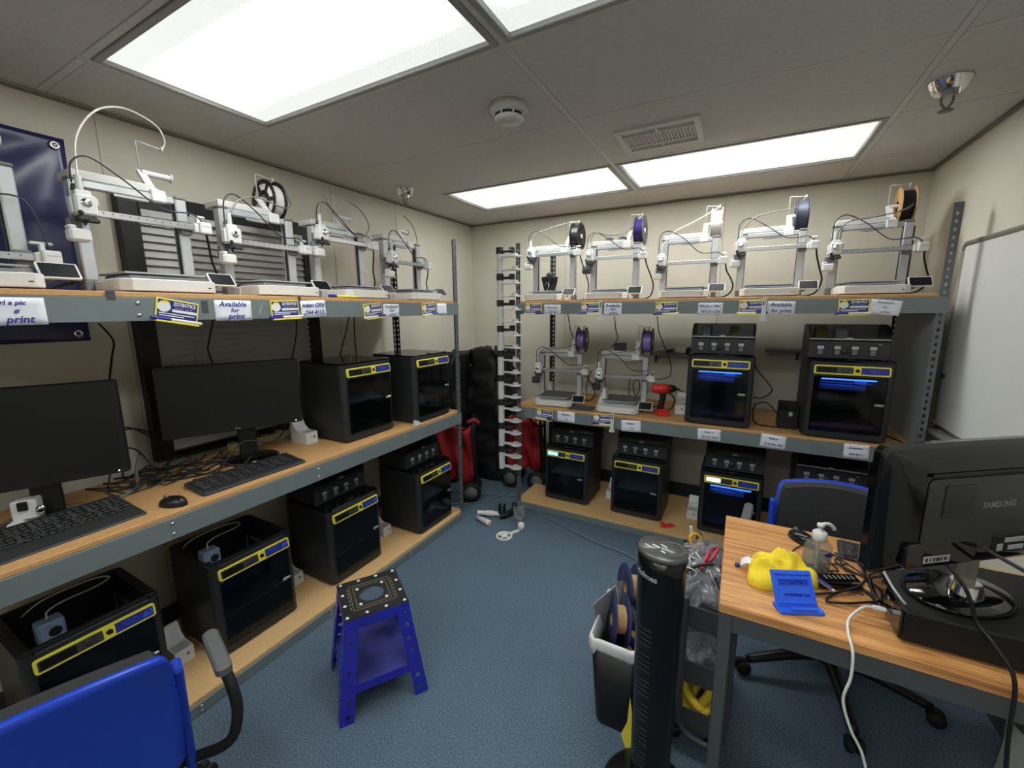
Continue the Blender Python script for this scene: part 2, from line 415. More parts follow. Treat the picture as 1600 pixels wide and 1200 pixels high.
# ---- window behind the left rack
winf = M('window_frame_black', (20,20,20), 0.5); blindm = M('blind_slat', (178,178,174), 0.55, var=0.04)
win = structure(MB().box((.012, -2.25, 1.42), (.02, .80, 1.14)).build('window_1', M('window_pane_dark', (90,92,92), 0.2)))
f = MB()
ya, yb, za, zb = -2.70, -1.79, 0.83, 2.02
f.box((.028,ya+.035,(za+zb)/2),(.05,.07,zb-za)); f.box((.028,yb-.035,(za+zb)/2),(.05,.07,zb-za))
f.box((.028,(ya+yb)/2,zb-.035),(.05,yb-ya-.14,.07)); f.box((.028,(ya+yb)/2,za+.006),(.05,yb-ya-.14,.02))
f.build('window_frame', winf, win)
MB().box((.045,-2.245,1.935),(.03,.76,.03)).build('blind_headrail', blindm, win)
k = 0
while 1.905-k*.034 > .86:
    z = 1.905-k*.034; b = MB(); b.T = Matrix.Translation((.034,-2.245,z)) @ Matrix.Rotation(math.radians(62), 4, 'Y')
    b.box((0,0,0),(.040,.80,.0016),.0005).build('blind_slat', blindm, win); k += 1
for y in (-2.5,-2.0): MB().tube([(.052,y,1.92),(.052,y,.90)], .0016, 5, 1).build('blind_cord', offwhite, win)
# ---- whiteboard on the right wall
t = thing('whiteboard', 'large whiteboard with a grey rounded frame on the right wall', 'whiteboard', (W, -1.72, 1.36))
MB().box((-.012,0,0),(.012,2.13,.885)).build('writing_surface', M('whiteboard_enamel', (214,214,210), 0.25, var=0.02, scale=3), t)
f = MB()
for sy in (-1,1): f.tube([(-.014,sy*1.07,-.42),(-.014,sy*1.07,.42)], .013, 8, 1)
for sz in (-1,1): f.tube([(-.014,-1.045,sz*.447),(-.014,1.045,sz*.447)], .013, 8, 1)
for sy in (-1,1):
    for sz in (-1,1): f.tube([(-.014,sy*1.07,sz*.42),(-.014,sy*1.063,sz*.44),(-.014,sy*1.045,sz*.447)], .014, 8, 3)
f.build('frame', M('whiteboard_frame', (128,122,112), 0.45, var=0.05), t)
MB().box((-.045,.02,-.452),(.07,1.9,.012)).build('marker_tray', mgrey, t)
MB().box((-.02,1.05,-.19),(.02,.02,.02)).build('frame_clip', black, t)
# ---- banner on the left wall
bm_ = M('navy_vinyl', (36,36,84), 0.28, var=0.12, scale=4, bump=0.05, bscale=30)
t = thing('banner', 'shiny navy blue vinyl banner with metal eyelets on the left wall', 'banner', (0.0, -2.82, 2.165))
def bf(u, v):
    y = -u*1.35; z = -v*.765
    r = math.hypot(y+.03, z+.03); a = math.atan2(-z, -y+.001)
    x = .024 + .012*math.sin(a*8+1.0)*min(1,r*2.4)*max(0,1-r*.55) + .010*math.sin(y*9+z*5)*min(1,r*2)*v + .003*math.sin(y*17-z*9)
    return (max(x,.006), y - .03*v, z)
MB().grid(bf, 70, 44).build('sheet', bm_, t, solid=.001)
for y, z in ((-.03,-.03),(-.06,-.735)): MB().lathe([(.006,.004),(.006,.008),(.014,.008),(.016,.003)], (.026 if z>-.1 else .03,y,z), 18, 'x').build('eyelet', chrome, t)
# ================================================================== shelf units
def beam(a, b, z, h, side, mat):
    """C-channel beam along an axis between a and b (xy tuples); side = unit vector of the front face"""
    pass
def rack(name, label, x0, x1, yf, yb, place, tall=1.974, gap_post=True, back_dark=True):
    """rack in local coordinates: front along y = yf (faces -y), x0..x1, then placed"""
    t = thing(name, label, 'shelving unit', place[0], place[1])
    for (xx, s) in ((x0, 1), (x1, -1)):
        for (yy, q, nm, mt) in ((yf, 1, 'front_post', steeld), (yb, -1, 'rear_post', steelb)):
            b = MB()
            b.T = Matrix.Translation((xx, yy, 0)) @ Matrix.Diagonal((s,1,1,1)); b.strip(.034, tall, .0347, .0055, .0085)
            b.T = Matrix.Translation((xx, yy, 0)) @ Matrix.Diagonal((1,q,1,1)) @ Rz(PI/2); b.strip(.034, tall, .0347, .0055, .0085)
            b.build(nm, mt, t, solid=.002)
    L = x1-x0; xc = (x0+x1)/2
    for (zb_, hb, bt, zt_) in ((1.558,.075,.017,0),(.800,.076,.017,0),(.046,.044,.018,0)):
        for yy, q in ((yf,1),(yb,-1)):
            b = MB(); o = -.003*q
            b.box((xc, yy+o, zb_-hb/2), (L+.006, .003, hb), .0008); b.box((xc, yy+o+q*.012, zb_-.0015), (L-.07, .024, .003), .0005); b.box((xc, yy+o+q*.008, zb_-hb+.0015), (L-.07, .016, .003), .0005)
            b.build('beam', steelg, t)
        for xx, s in ((x0,1),(x1,-1)):
            MB().box((xx-s*.004, (yf+yb)/2, zb_-hb/2), (.003, yb-yf-.01, hb), .0008).build('end_beam', steelg, t)
        b = MB(); b.box((xc, (yf+yb)/2, zb_+bt/2), (L+.002, yb-yf-.008, bt), .002)
        b.build('shelf_board', boarde if zb_ < .1 else board, t)
    n = 4 if x1 < 0 else 0
    for zb_ in (1.558,.800,.046):
        for k in range(1, n+1):
            xx = x1-.571-(k-1)*.5805
            if xx < x0+.1: continue
            for dz in ((-.018,-.056) if zb_ > .1 else (-.012,-.032)):
                MB().lathe([(.0065,0),(.0055,-.003),(.001,-.0045)], (xx, yf-.0045, zb_+dz), 10, 'y').build('rivet', silver, t)
    return t
RL = rack('shelving_unit', 'grey steel shelving unit with wooden boards along the left wall', -3.70, -1.174, -.6585, -.09, ((0,0,0), PI/2))
RR = rack('shelving_unit', 'grey steel shelving unit with wooden boards along the back wall', .922, 3.19, -.825, -.18, ((0,0,0), 0))
MB().box((3.17,-.50,.77),(.004,.60,1.44),.001).build('end_panel', M('end_panel_grey',(150,154,154),.5,var=.05), RR)
# ================================================================== filament spools
purple = M('purple_filament', (52,40,112), 0.35, var=0.15, scale=40, stretch=(1,8,8))
lilac  = M('lilac_filament', (128,112,182), 0.4, var=0.1, scale=40)
blackf = M('black_filament', (24,24,26), 0.35, var=0.2, scale=60)
whitef = M('white_filament', (214,208,202), 0.45, var=0.04)
slatef = M('slate_filament', (62,66,82), 0.45, var=0.1)
cardb  = M('cardboard', (176,140,98), 0.8, var=0.08, scale=50)
clearf = M('frosted_flange', (190,190,188), 0.4, var=0.04)
greyfl = M('smoke_flange', (70,68,74), 0.35, var=0.1)
navyfl = M('navy_flange', (38,44,80), 0.45, var=0.06)
greenf = M('olive_yellow_filament', (150,142,40), 0.5, var=0.08)
def spool(label, loc, rot, fl, fil, style='spoke', r=.095, w_=.058, wound=.80, group='filament spools'):
    t = thing('filament_spool', label, 'spool', loc, group=group, rot=rot)       # axis along local x
    for s in (-1, 1):
        f = MB(); x = s*w_/2
        if style == 'spoke':
            f.lathe([(r*.80,x-.0015),(r,x-.0015),(r,x+.0015),(r*.80,x+.0015),(r*.80,x-.0015)], seg=32, axis='x', cap=False)
            f.lathe([(r*.28,x-.0015),(r*.48,x-.0015),(r*.48,x+.0015),(r*.28,x+.0015),(r*.28,x-.0015)], seg=24, axis='x', cap=False)
            for k in range(6):
                f.T = Matrix.Rotation(k*PI/3, 4, 'X'); f.box((x, r*.64, 0), (.003, r*.36, r*.20), .0006)
            f.T = Matrix()
        else:
            f.lathe([(r*.28,x-.0015),(r,x-.0015),(r,x+.0015),(r*.28,x+.0015),(r*.28,x-.0015)], seg=32, axis='x', cap=False)
        f.build('flange', fl, t)
    f = MB(); rw = r*wound; n = 9
    prof = [(r*.30,-w_/2+.002),(rw,-w_/2+.002)]
    for k in range(n): 
        a = -w_/2+.003+(w_-.006)*k/n; b = (w_-.006)/n
        prof += [(rw+.0012,a+b*.5),(rw,a+b)]
    prof += [(r*.30,w_/2-.002),(r*.30,-w_/2+.002)]
    f.lathe(prof, seg=32, axis='x', cap=False).build('filament_winding', fil, t)
    return t
# ================================================================== open-frame printers
bedm = M('textured_build_plate', (86,86,86), 0.6, 0.1, var=0.08, scale=200)
edgew = M('plate_edge', (150,150,150), 0.5)
railm = M('rail_alloy', (176,176,178), 0.3, 0.6, var=0.05)
def bed_printer(label, loc, rotz, gz, tubepath=None, group='open-frame printers', guide=True, bed_y=-.075, arm=True, loop=0.0, cord=1.0, bx=0.0, slide=0, wiper=None):
    t = thing('open_frame_printer', label, '3d printer', loc, rotz, group)
    b = MB()
    b.prism([(-.118,-.235),(.118,-.235),(.142,-.205),(.142,-.075),(-.142,-.075),(-.142,-.205)], .006, .046, .003)
    if slide: 
        for sx in (-.045,.045): b.box((sx,-.20,.0465),(.002,.07,.001),.0002)
    b.build('base', white, t)
    MB().box((.108,-.2353,.022),(.010,.001,.004),.0002).build('port', matblack, t)
    b = MB(); b.box((0,-.01,.024),(.29,.13,.036),.004); b.box((0,.075,.02),(.22,.05,.03),.004); b.build('rear_base', offwhite, t)
    f = MB()
    for sx in (-1,1): f.box((sx*.12,-.19,.003),(.03,.03,.006)); f.box((sx*.12,.06,.003),(.03,.03,.006))
    f.build('feet', dgrey, t)
    for sx in (-1,1):
        c = MB(); x = sx*.148
        c.box((x,0,.205),(.037,.045,.325),.004)
        col = c.build('column', lgrey, t)
        MB().box((x,0,.022),(.042,.052,.044),.004).build('column_foot', mgrey, col)
        MB().box((x,0,.372),(.041,.049,.012),.004).build('column_cap', mgrey, col)
        MB().box((x-sx*.0195,-.004,.205),(.003,.016,.31),.0005).build('guide_groove', dgrey, col)
    b = MB(); b.box((0,0,.360),(.262,.032,.024),.003); b.prism([(-.05,-.012),(.05,-.012),(.03,.012),(-.03,.012)], .338, .349, .002); b.build('top_beam', lgrey, t)
    MB().box((-.045,.045,.389),(.225,.11,.030),.004).build('top_box', offwhite, t)
    # moving bed
    MB().box((0,bed_y,.056),(.20,.20,.010),.002).build('bed_carriage', lgrey, t)
    pl = MB().box((bx,bed_y,.0665),(.238,.238,.005),.0012).build('build_plate', edgew, t)
    MB().box((bx,bed_y,.0694),(.230,.230,.0012),.0004).build('plate_sheet', bedm, pl)
    # x gantry
    r_ = MB(); r_.box((.012,-.042,gz),(.375,.018,.022),.002); rail = r_.build('gantry_rail', railm, t)
    d = MB()
    for k in range(11): d.cyl((-.10+k*.024,-.0512,gz+.003),(-.10+k*.024,-.0520,gz+.003),.0022,seg=8)
    rh = d.build('rail_holes', dgrey, rail); rh['kind'] = 'stuff'
    for sx in (-1,1): MB().box((sx*.150,-.024,gz-.004),(.04,.022,.05),.003).build('gantry_carriage', mgrey, t)
    th = MB(); th.T = Matrix.Translation((-.155,-.078,gz+.012))
    th.box((0,0,0),(.054,.05,.064),.006); th.box((0,.006,.038),(.040,.036,.018),.004); th.box((.030,-.006,.016),(.009,.014,.026),.003); th.box((-.030,.004,-.002),(.009,.03,.05),.003)
    tool = th.build('tool_head', white, t)
    q = MB(); q.T = th.T; q.cyl((-.004,0,.045),(-.004,0,.092),.010,.009); q.build('tube_collar', offwhite, tool)
    q = MB(); q.T = th.T; q.lathe([(.001,-.0295),(.008,-.0305),(.014,-.027),(.015,-.024),(.001,-.024)], (0,0,.006), 20, 'y'); q.build('fan_cap', chrome, tool)
    q = MB(); q.T = th.T; q.lathe([(.001,-.0262),(.0075,-.0262),(.0075,-.024)], (-.018,0,-.026), 12, 'y'); q.build('camera_port', matblack, tool)
    q = MB(); q.T = th.T; q.box((0,0,-.040),(.045,.042,.018),.004); q.box((.012,-.018,-.047),(.030,.02,.014),.004); q.cyl((-.004,0,-.048),(-.004,0,-.062),.008,.002,10); q.build('nozzle_block', dgrey, tool)
    q = MB(); q.T = th.T; q.cyl((-.016,.008,.045),(-.016,.008,.066),.009,.004,10); q.build('cable_plug', dgrey, tool)
    m = MB(); m.T = Matrix.Translation((.203,-.052,gz)); m.box((0,0,0),(.042,.046,.044),.004); m.box((-.025,.006,-.002),(.02,.03,.034),.003); mo = m.build('motor_housing', white, t)
    m = MB(); m.T = Matrix.Translation((.190,-.04,gz)); m.box((0,0,.030),(.012,.02,.026),.002); m.box((0,0,.044),(.052,.014,.009),.003); m.build('tension_handle', white, mo)
    m = MB(); m.box((.205,-.0755,gz+.006),(.030,.0008,.004),.0002); m.build('motor_print', lgrey, mo)
    wp = MB(); wp.T = Matrix.Translation((-.178,-.072,gz-.082)); wp.box((0,0,0),(.054,.044,.040),.007); wp.box((-.016,0,.023),(.020,.036,.014),.004); wp.build('purge_wiper', wiper or white, t)
    MB().box((-.176,-.038,gz-.05),(.03,.034,.05),.003).build('wiper_bracket', mgrey, t)
    # screen
    s_ = MB(); s_.T = Matrix.Translation((.182,-.175,.058)) @ Matrix.Rotation(math.radians(52), 4, 'X')
    s_.prism(rr(.090,.060,.005), -.004, .004, .0012); sc = s_.build('screen', white, t)
    q = MB(); q.T = s_.T; q.prism(rr(.080,.051,.003), .0036, .0050); q.build('display', screenm, sc)
    MB().tube([(.16,-.15,.03),(.175,-.165,.045),(.18,-.172,.054)], .008, 6, 2).build('screen_arm', mgrey, sc)
    if arm:
        a = MB(); a.T = Matrix()
        a.box((.080,-.008,.366),(.048,.026,.044),.004)
        a.T = Matrix.Translation((.080,.012,.378)) @ Matrix.Rotation(math.radians(-42), 4, 'X')
        a.prism([(-.02,-.005),(.02,-.005),(.02,.006),(-.02,.006)], 0, .03, .002); a.prism([(-.013,-.005),(.013,-.005),(.013,.006),(-.013,.006)], .03, .128, .002)
        ar = a.build('spool_arm', white, t)
        p = MB(); p.cyl((.08,.09,.466),(.172,.09,.466),.011); p.cyl((.172,.09,.466),(.177,.09,.466),.017); p.build('spool_pin', white, ar)
        g = MB(); g.tube([(.078,.095,.47),(.078,.097,.575),(.080,.094,.578),(.152,.085,.568)], .0030, 6, 1); g.lathe([(.006,-.004),(.010,-.004),(.010,.004),(.006,.004)], (.154,.085,.568), 12, 'x'); g.build('tube_guide', offwhite, ar)
    tp = tubepath or [(.154,.085,.568),(.12,.0,.62),(.02,-.06,.60),(-.10,-.08,gz+.24),(-.159,-.078,gz+.11)]
    MB().tube([Vector(p) for p in tp], .0034, 6, 6).build('feed_tube', ptfe if loop else cablegm, t)
    h = max(.40, gz+.15)
    MB().tube([(-.173,-.07,gz+.08),(-.168,-.075,h-.01),(-.12,-.07,h+.02),(-.03,-.06,h-.03),(.07,-.055,max(gz+.05,h-.12)),(.17,-.05,max(gz+.05,h-.13)),(.205,-.05,gz+.02)], .0028, 6, 6).build('head_cable', dgrey, t)
    MB().tube([(.214,-.045,gz-.02),(.222,-.035,gz-.06),(.245,.0,gz*.55),(.262,.01,gz*.33),(.245,.03,.03),(.20,.045,.008),(.14,.06,.012)], .0045, 7, 5).build('power_cord', cablem, t)
    return t
cablegm = M('grey_feed_tube', (120,120,118), 0.4, var=0.05)
ZS = 1.575
LX = .38
bed_printer('white open-frame 3D printer cut off by the picture edge, before the navy banner', (LX,-3.225,ZS), PI/2, .105)
bed_printer('white open-frame 3D printer right of the navy banner, tall milky tube arching over it', (LX,-2.775,ZS), PI/2, .265, loop=1,
   tubepath=[(.154,.085,.568),(.168,.08,.60),(.135,.06,.645),(.03,.02,.655),(-.07,-.03,.60),(-.14,-.06,.49),(-.159,-.078,.36)])
bed_printer('white open-frame 3D printer carrying a black and white spool on the left shelf', (LX,-2.325,ZS), PI/2, .235,
   tubepath=[(.154,.085,.568),(.19,.07,.54),(.20,.03,.46),(.12,-.03,.42),(-.02,-.07,.43),(-.11,-.08,.40),(-.159,-.078,.33)])
bed_printer('white open-frame 3D printer behind the yellow tool', (LX,-1.887,ZS), PI/2, .31,
   tubepath=[(.154,.085,.568),(.24,.07,.53),(.26,.03,.45),(.20,-.01,.38),(.10,-.04,.35),(-.05,-.06,.43),(-.13,-.07,.52),(-.159,-.078,.40)])
bed_printer('white open-frame 3D printer at the far end of the left top shelf, empty spool arm', (LX,-1.40,ZS), PI/2, .24,
   tubepath=[(.154,.085,.568),(.22,.07,.50),(.20,.03,.40),(.10,-.02,.34),(-.02,-.06,.36),(-.12,-.07,.36),(-.159,-.078,.33)])
spool('spool of white filament with black spoked flanges on the left shelf', (LX-.09,-2.325+.133,ZS+.466), (0,0,PI/2), M('spool_black',(26,26,27),.4), whitef)
RY = -.56
for lab_, x, gz, tp in (
  ('white open-frame 3D printer with a dark printed part on its bed, black spool', 1.105, .335, [(.154,.085,.568),(.05,.0,.545),(-.08,-.06,.50),(-.14,-.075,.475),(-.159,-.078,.43)]),
  ('white open-frame 3D printer carrying the dark purple spool on the back top shelf', 1.555, .285, [(.154,.085,.568),(.08,.02,.46),(-.02,-.05,.43),(-.12,-.078,.45),(-.159,-.078,.38)]),
  ('white open-frame 3D printer carrying the white spool on the back top shelf', 2.03, .225, [(.154,.085,.568),(.14,.05,.55),(.02,.0,.475),(-.08,-.05,.42),(-.14,-.075,.35),(-.159,-.078,.32)]),
  ('white open-frame 3D printer carrying the slate grey spool on the back top shelf', 2.475, .28, [(.154,.085,.568),(.10,.03,.50),(.0,-.03,.48),(-.10,-.07,.45),(-.159,-.078,.38)]),
  ('white open-frame 3D printer at the whiteboard end of the back top shelf', 2.925, .235, [(.154,.085,.568),(.185,.06,.52),(.14,.0,.44),(.0,-.05,.40),(-.11,-.078,.385),(-.159,-.078,.33)])):
    bed_printer(lab_, (x,RY,ZS), 0, gz, tubepath=tp, loop=1 if x == 2.03 else 0, wiper=dgrey if x == 1.555 else None)
sb = MATS['spool_black']
spool('spool of black filament with black spoked flanges on the back top shelf', (1.105+.143,RY+.09,ZS+.466), (0,0,0), sb, blackf, wound=.86)
spool('spool of dark purple filament with smoky flanges', (1.555+.145,RY+.09,ZS+.466), (0,0,0), greyfl, purple, 'disc')
spool('spool of white filament with frosted flanges', (2.03+.143,RY+.09,ZS+.466), (0,0,0), clearf, whitef, 'disc')
spool('slate grey spool with solid grey flanges', (2.475+.14,RY+.09,ZS+.466), (0,0,0), slatef, slatef, 'disc', wound=.86)
spool('spool of black filament between tan cardboard flanges', (2.925+.143,RY+.09,ZS+.466), (0,0,0), cardb, blackf, 'disc')
ZM = .817
bed_printer('open-frame 3D printer on the middle shelf nearest the white plastic tower, lilac spool', (1.165,-.555,ZM), math.radians(6), .243, tubepath=[(.154,.085,.568),(.12,.0,.45),(.0,-.05,.41),(-.12,-.08,.40),(-.159,-.078,.34)], bed_y=-.09, wiper=dgrey)
bed_printer('open-frame 3D printer on the middle shelf beside the red drill, lilac spool', (1.645,-.555,ZM), math.radians(3), .227, tubepath=[(.154,.085,.568),(.10,.0,.43),(-.02,-.05,.40),(-.12,-.08,.38),(-.159,-.078,.33)], bed_y=-.02, slide=1, wiper=dgrey)
spool('spool of lilac filament above the printer nearest the white plastic tower', (1.165+.13,RY+.11,ZM+.470), (0,0,math.radians(6)), sb, lilac, wound=.74)
spool('spool of lilac filament above the printer beside the red drill', (1.645+.14,RY+.10,ZM+.470), (0,0,math.radians(3)), sb, lilac, wound=.80)
for dx, nm_ in ((-.055,'left of the two'),(.035,'right of the two')):
    o = MB().lathe([(.033,0),(.033,.006),(.026,.020),(.010,.028),(.001,.029)], seg=22).build('round_cap', dgrey); o.location = (1.555+dx,RY+.045,ZS+.404); tag(o, 'dark round cap on the printer with the purple spool, '+nm_, 'cap', 'dark caps on a printer')
o = MB().box((0,0,.026),(.085,.05,.052),.003).build('black_box', black); o.location = (1.60,-.50,ZM+.405); o.rotation_euler = (0,0,.2); tag(o, 'small black box on top of the printer beside the red drill', 'box')
# dark printed part on the bed of the first back printer
t = thing('printed_part', 'dark webbed printed part standing on a printer bed', 'printed part', (1.10,RY-.075,ZS+.070))
f = MB(); dkp = M('dark_print', (40,41,44), 0.55, var=0.1)
f.lathe([(.040,.070),(.058,.095),(.060,.103),(.050,.103),(.034,.078)], seg=18, cap=False)
for k in range(9):
    a = 2*PI*k/9; f.tube([(.030*math.cos(a),.030*math.sin(a),0),(.046*math.cos(a+.3),.046*math.sin(a+.3),.05),(.056*math.cos(a),.056*math.sin(a),.098)], .006, 6, 3)
f.lathe([(.001,.0),(.036,.0),(.036,.004),(.001,.004)], seg=18)
f.build('web', dkp, t)
MB().lathe([(.022,.09),(.024,.125),(.016,.135),(.001,.137)], seg=14).build('crown', dkp, t)
# ================================================================== enclosed printers
bezm = M('yellow_bezel', (222,214,70), 0.45, var=0.04)
bluel = M('name_panel_blue', (36,46,128), 0.5, var=0.06)
blued = M('name_letter_blue', (60,96,226), 0.5, var=0.06)
doorg = glass('door_glass', (10,11,13), .42, .06)
lidg  = glass('lid_glass', (14,15,17), .22, .08)
smoke = glass('smoky_lid', (22,22,24), .45, .12)
ledm = M('chamber_led', (120,160,255), 0.4, emit=(60,110,255), estr=11)
ledw = M('chamber_led_white', (220,230,240), 0.4, emit=(190,215,235), estr=5)
lcd  = M('lcd_on', (150,190,215), 0.4, emit=(120,175,220), estr=0.9)
lcdw = M('lcd_bright', (225,228,225), 0.4, emit=(220,225,220), estr=0.8)
inner = M('chamber_lining', (30,31,33), 0.6, var=0.1)
def cube_printer(label, loc, rotz, no='', bed=.16, light=None, screen='off', lid=True, w_=.355, stuff=None, group='enclosed printers', head=None):
    t = thing('enclosed_printer', label, '3d printer', loc, rotz, group)
    hx = w_/2; D = .36; Ht = .42; R = .030; ox = hx-.034; s4 = 5
    def arc(cx, cy, r, a0, a1): return [(cx+r*math.cos(a0+(a1-a0)*k/s4), cy+r*math.sin(a0+(a1-a0)*k/s4)) for k in range(s4+1)]
    outer = [(ox,0)] + arc(hx-R,R,R,-PI/2,0) + arc(hx-R,D-R,R,0,PI/2) + arc(-hx+R,D-R,R,PI/2,PI) + arc(-hx+R,R,R,PI,3*PI/2) + [(-ox,0)]
    e = .014
    innr = [(-ox,.022),(-hx+e,.03),(-hx+e,D-e),(hx-e,D-e),(hx-e,.03),(ox,.022)]
    b = MB()
    full = arc(hx-R,R,R,-PI/2,0) + arc(hx-R,D-R,R,0,PI/2) + arc(-hx+R,D-R,R,PI/2,PI) + arc(-hx+R,R,R,PI,3*PI/2)
    b.prism(full, .008, .052, .004)
    u = outer + innr; n = len(outer)
    vs = [(p[0],p[1],.05) for p in u] + [(p[0],p[1],Ht-.004) for p in u]; N = len(u)
    b._add(vs, [[i,(i+1)%N,N+(i+1)%N,N+i] for i in range(N)])
    # rim on top: quads between outer and inner
    top = Ht-.004
    for sx in (-1,1): b.box((sx*(hx-.012), D/2, top-.004), (.022, D-2*R, .008))
    b.box((0,D-.012,top-.004),(w_-2*R,.022,.008))
    b.box((0,.011,(.336+top)/2),(2*ox,.022,top-.336))
    for sx in (-1,1):
        for cy, a0 in ((R, -PI/2 if sx > 0 else PI), (D-R, 0 if sx > 0 else PI/2)):
            b._add([(sx*(hx-R),cy,top)] + [(p[0],p[1],top) for p in arc(sx*(hx-R),cy,R,a0,a0+PI/2)], [[0,k,k+1] for k in range(1,s4+1)])
    b.build('body', charcoal, t)
    f = MB()
    for sx in (-1,1):
        for yy in (.04,D-.04): f.cyl((sx*(hx-.04),yy,0),(sx*(hx-.04),yy,.010),.014,seg=10)
    f.build('feet', black, t)
    d = MB(); d.prism([(p[0],p[1]) for p in rr(2*ox+.012,.296,.010,3)], 0, .005, .001)
    dm = MB(); dm.T = Matrix.Translation((0,-.001,.192)) @ Matrix.Rotation(PI/2,4,'X')
    dm.prism(rr(2*ox+.010,.296,.010,3), 0, .004, .001); door = dm.build('door', doorg, t)
    h = MB(); h.T = Matrix.Translation((ox-.022,-.012,.205)) @ Matrix.Rotation(PI/2,4,'X'); h.prism(rr(.040,.012,.0055,3), 0, .006, .0015); h.box((0,0,-.004),(.02,.006,.012)); h.build('door_handle', silver, door)
    if lid:
        MB().prism([(p[0]*.985, (p[1]-D/2)*.985+D/2) for p in full], Ht-.0035, Ht+.006, .002).build('top_lid', lidg, t)
        MB().box((-.0,.03,Ht+.007),(.03,.010,.004)).build('lid_grip', dgrey, t)
    else:
        ff = MB()
        for sx in (-1,1): ff.box((sx*(hx-.022),D/2,Ht-.003),(.020,D-.05,.006))
        for yy in (.030,D-.022): ff.box((0,yy,Ht-.003),(w_-.064,.020,.006))
        ff.build('top_rim', black, t)
    # bezel with screen, dial, badge and name panel
    bz = MB(); bz.T = Matrix.Translation((0,-.002,.374)) @ Matrix.Rotation(PI/2-math.radians(9),4,'X')
    L = w_-.05
    bz.prism(rr(L,.048,.009,4), -.004, .010, .002); bez = bz.build('bezel', bezm, t)
    def part(nm, mt, mk, parent=bez):
        q = MB(); q.T = bz.T; mk(q); return q.build(nm, mt, parent)
    part('display_recess', M('display_recess',(62,58,54),.35), lambda q: q.prism(rr(L*.50,.034,.004,3,cx=-L*.225), .0095, .0108))
    part('display', {'off':screenm,'on':lcd,'white':lcdw}[screen], lambda q: q.prism(rr(L*.27,.026,.003,3,cx=-L*.325), .0105, .0115))
    part('dial', dgrey, lambda q: (q.prism(rr(L*.12,.026,.003,3,cx=-L*.085), .0105, .0114), q.lathe([(.006,.0112),(.010,.0112),(.010,.0125),(.006,.0125)], (-L*.085,0,0), 14)))
    part('badge', yellow, lambda q: q.prism(rr(.031,.031,.003,3,cx=L*.075), .0095, .0112))
    def emb(q):
        q.frame(L*.075-.014,L*.075+.014,-.014,.014,.0015,0,0) if False else None
        q.prism([(L*.075-.010,-.002),(L*.075-.002,-.010),(L*.075+.009,-.009),(L*.075+.010,.003),(L*.075+.002,.010),(L*.075-.008,.006)], .0111, .0116)
    part('badge_mark', matblack, emb)
    pn = part('name_panel', bluel, lambda q: q.prism(rr(L*.36,.034,.004,3,cx=L*.295), .0095, .0110))
    def nm_(q):
        q.text('BAMBU LAB', .0085, (L*.255 if no else L*.295, .006, .0112))
        q.text('PRINTER', .0085, (L*.255 if no else L*.295, -.006, .0112))
        if no: q.text(no, .028, (L*.425,0,.0112), bold=.02)
    part('name_lettering', blued, nm_)
    # inside
    MB().box((0,D-.018,.195),(w_-.034,.004,.285)).build('rear_lining', inner, t)
    g = MB(); g.box((0,.16,.315),(w_-.05,.012,.014)); g.box((-hx+.03,.17,.315),(.014,.28,.012)); g.box((hx-.03,.17,.315),(.014,.28,.012)); g.build('gantry', mgrey, t)
    hxp = head if head is not None else .04
    hd = MB(); hd.box((hxp,.14,.305),(.05,.045,.075),.006); hd.build('print_head', dgrey, t)
    MB().box((0,.18,bed),(w_-.075,.27,.010)).build('heated_bed', lgrey, t)
    MB().cyl((-hx+.035,.33,.05),(-hx+.035,.33,.33),.005).cyl((hx-.035,.33,.05),(hx-.035,.33,.33),.005).build('lead_screw', silver, t)
    if light:
        MB().box((0,.030,.322 if light == 'blue' else .347),(.23,.010,.006)).build('led_strip', ledm if light == 'blue' else ledw, t)
        if light == 'blue':
            MB().box((-.02,.062,.276),(.20,.03,.030),.004).box((-.005,.066,.300),(.23,.02,.010),.003).box((.055,.058,.306),(.055,.03,.026),.005).build('front_guard', M('guard_pale',(190,200,222),.3), t)['kind'] = 'stuff'
    if stuff == 'tool':
        hxt = -.13 if no == '#4' else -.085
        q = MB(); q.box((hxt,.095,Ht+.0),(.064,.055,.080),.006); tb = q.build('print_head_cover', M('tool_blue_grey',(120,142,168),.4), t)
        MB().cyl((hxt+.006,.0675,Ht+.004),(hxt+.006,.066,Ht+.004),.016,seg=18).build('fan', matblack, tb)
        MB().tube([(hxt,.10,Ht+.04),(hxt+.004,.105,Ht+.062),(hxt+.05,.13,Ht+.062),(hxt+.14,.16,Ht+.05),(hxt+.19,.21,Ht+.04),(hxt+.16,.27,Ht+.03),(hxt+.04,.29,Ht+.02),(hxt-.02,.31,Ht-.02)], .0028, 6, 6).build('feed_tube', ptfe, t)
    if stuff == 'rolls':
        pass
    return t
hL = PI/2
zb = .817
cube_printer('black enclosed 3D printer on the middle left shelf beside the desktop monitor', (.575,-1.905,zb), hL, bed=.20, light='white')
cube_printer('black enclosed 3D printer at the far end of the middle left shelf', (.638,-1.435,zb), hL, bed=.12, light='white', lid=True)
zl = .064
cube_printer('black enclosed 3D printer with blue nameplate #3 behind the blue chair', (.535,-3.105,zl), hL, '#3', lid=False, stuff='tool', bed=.11)
cube_printer('black enclosed 3D printer with blue nameplate #4 on the bottom left shelf', (.545,-2.590,zl), hL, '#4', lid=False, stuff='tool', bed=.15)
cube_printer('black enclosed 3D printer with blue nameplate #5 behind the blue stool', (.562,-2.050,zl), hL, '#5', bed=.13)
cube_printer('black enclosed 3D printer at the far end of the bottom left shelf, pale rolls inside', (.625,-1.430,zl), hL, '', bed=.19, light='white')
cube_printer('black enclosed 3D printer with a blue lit chamber beside the red drill', (2.266,-.812,ZM), 0, light='blue', bed=.06)
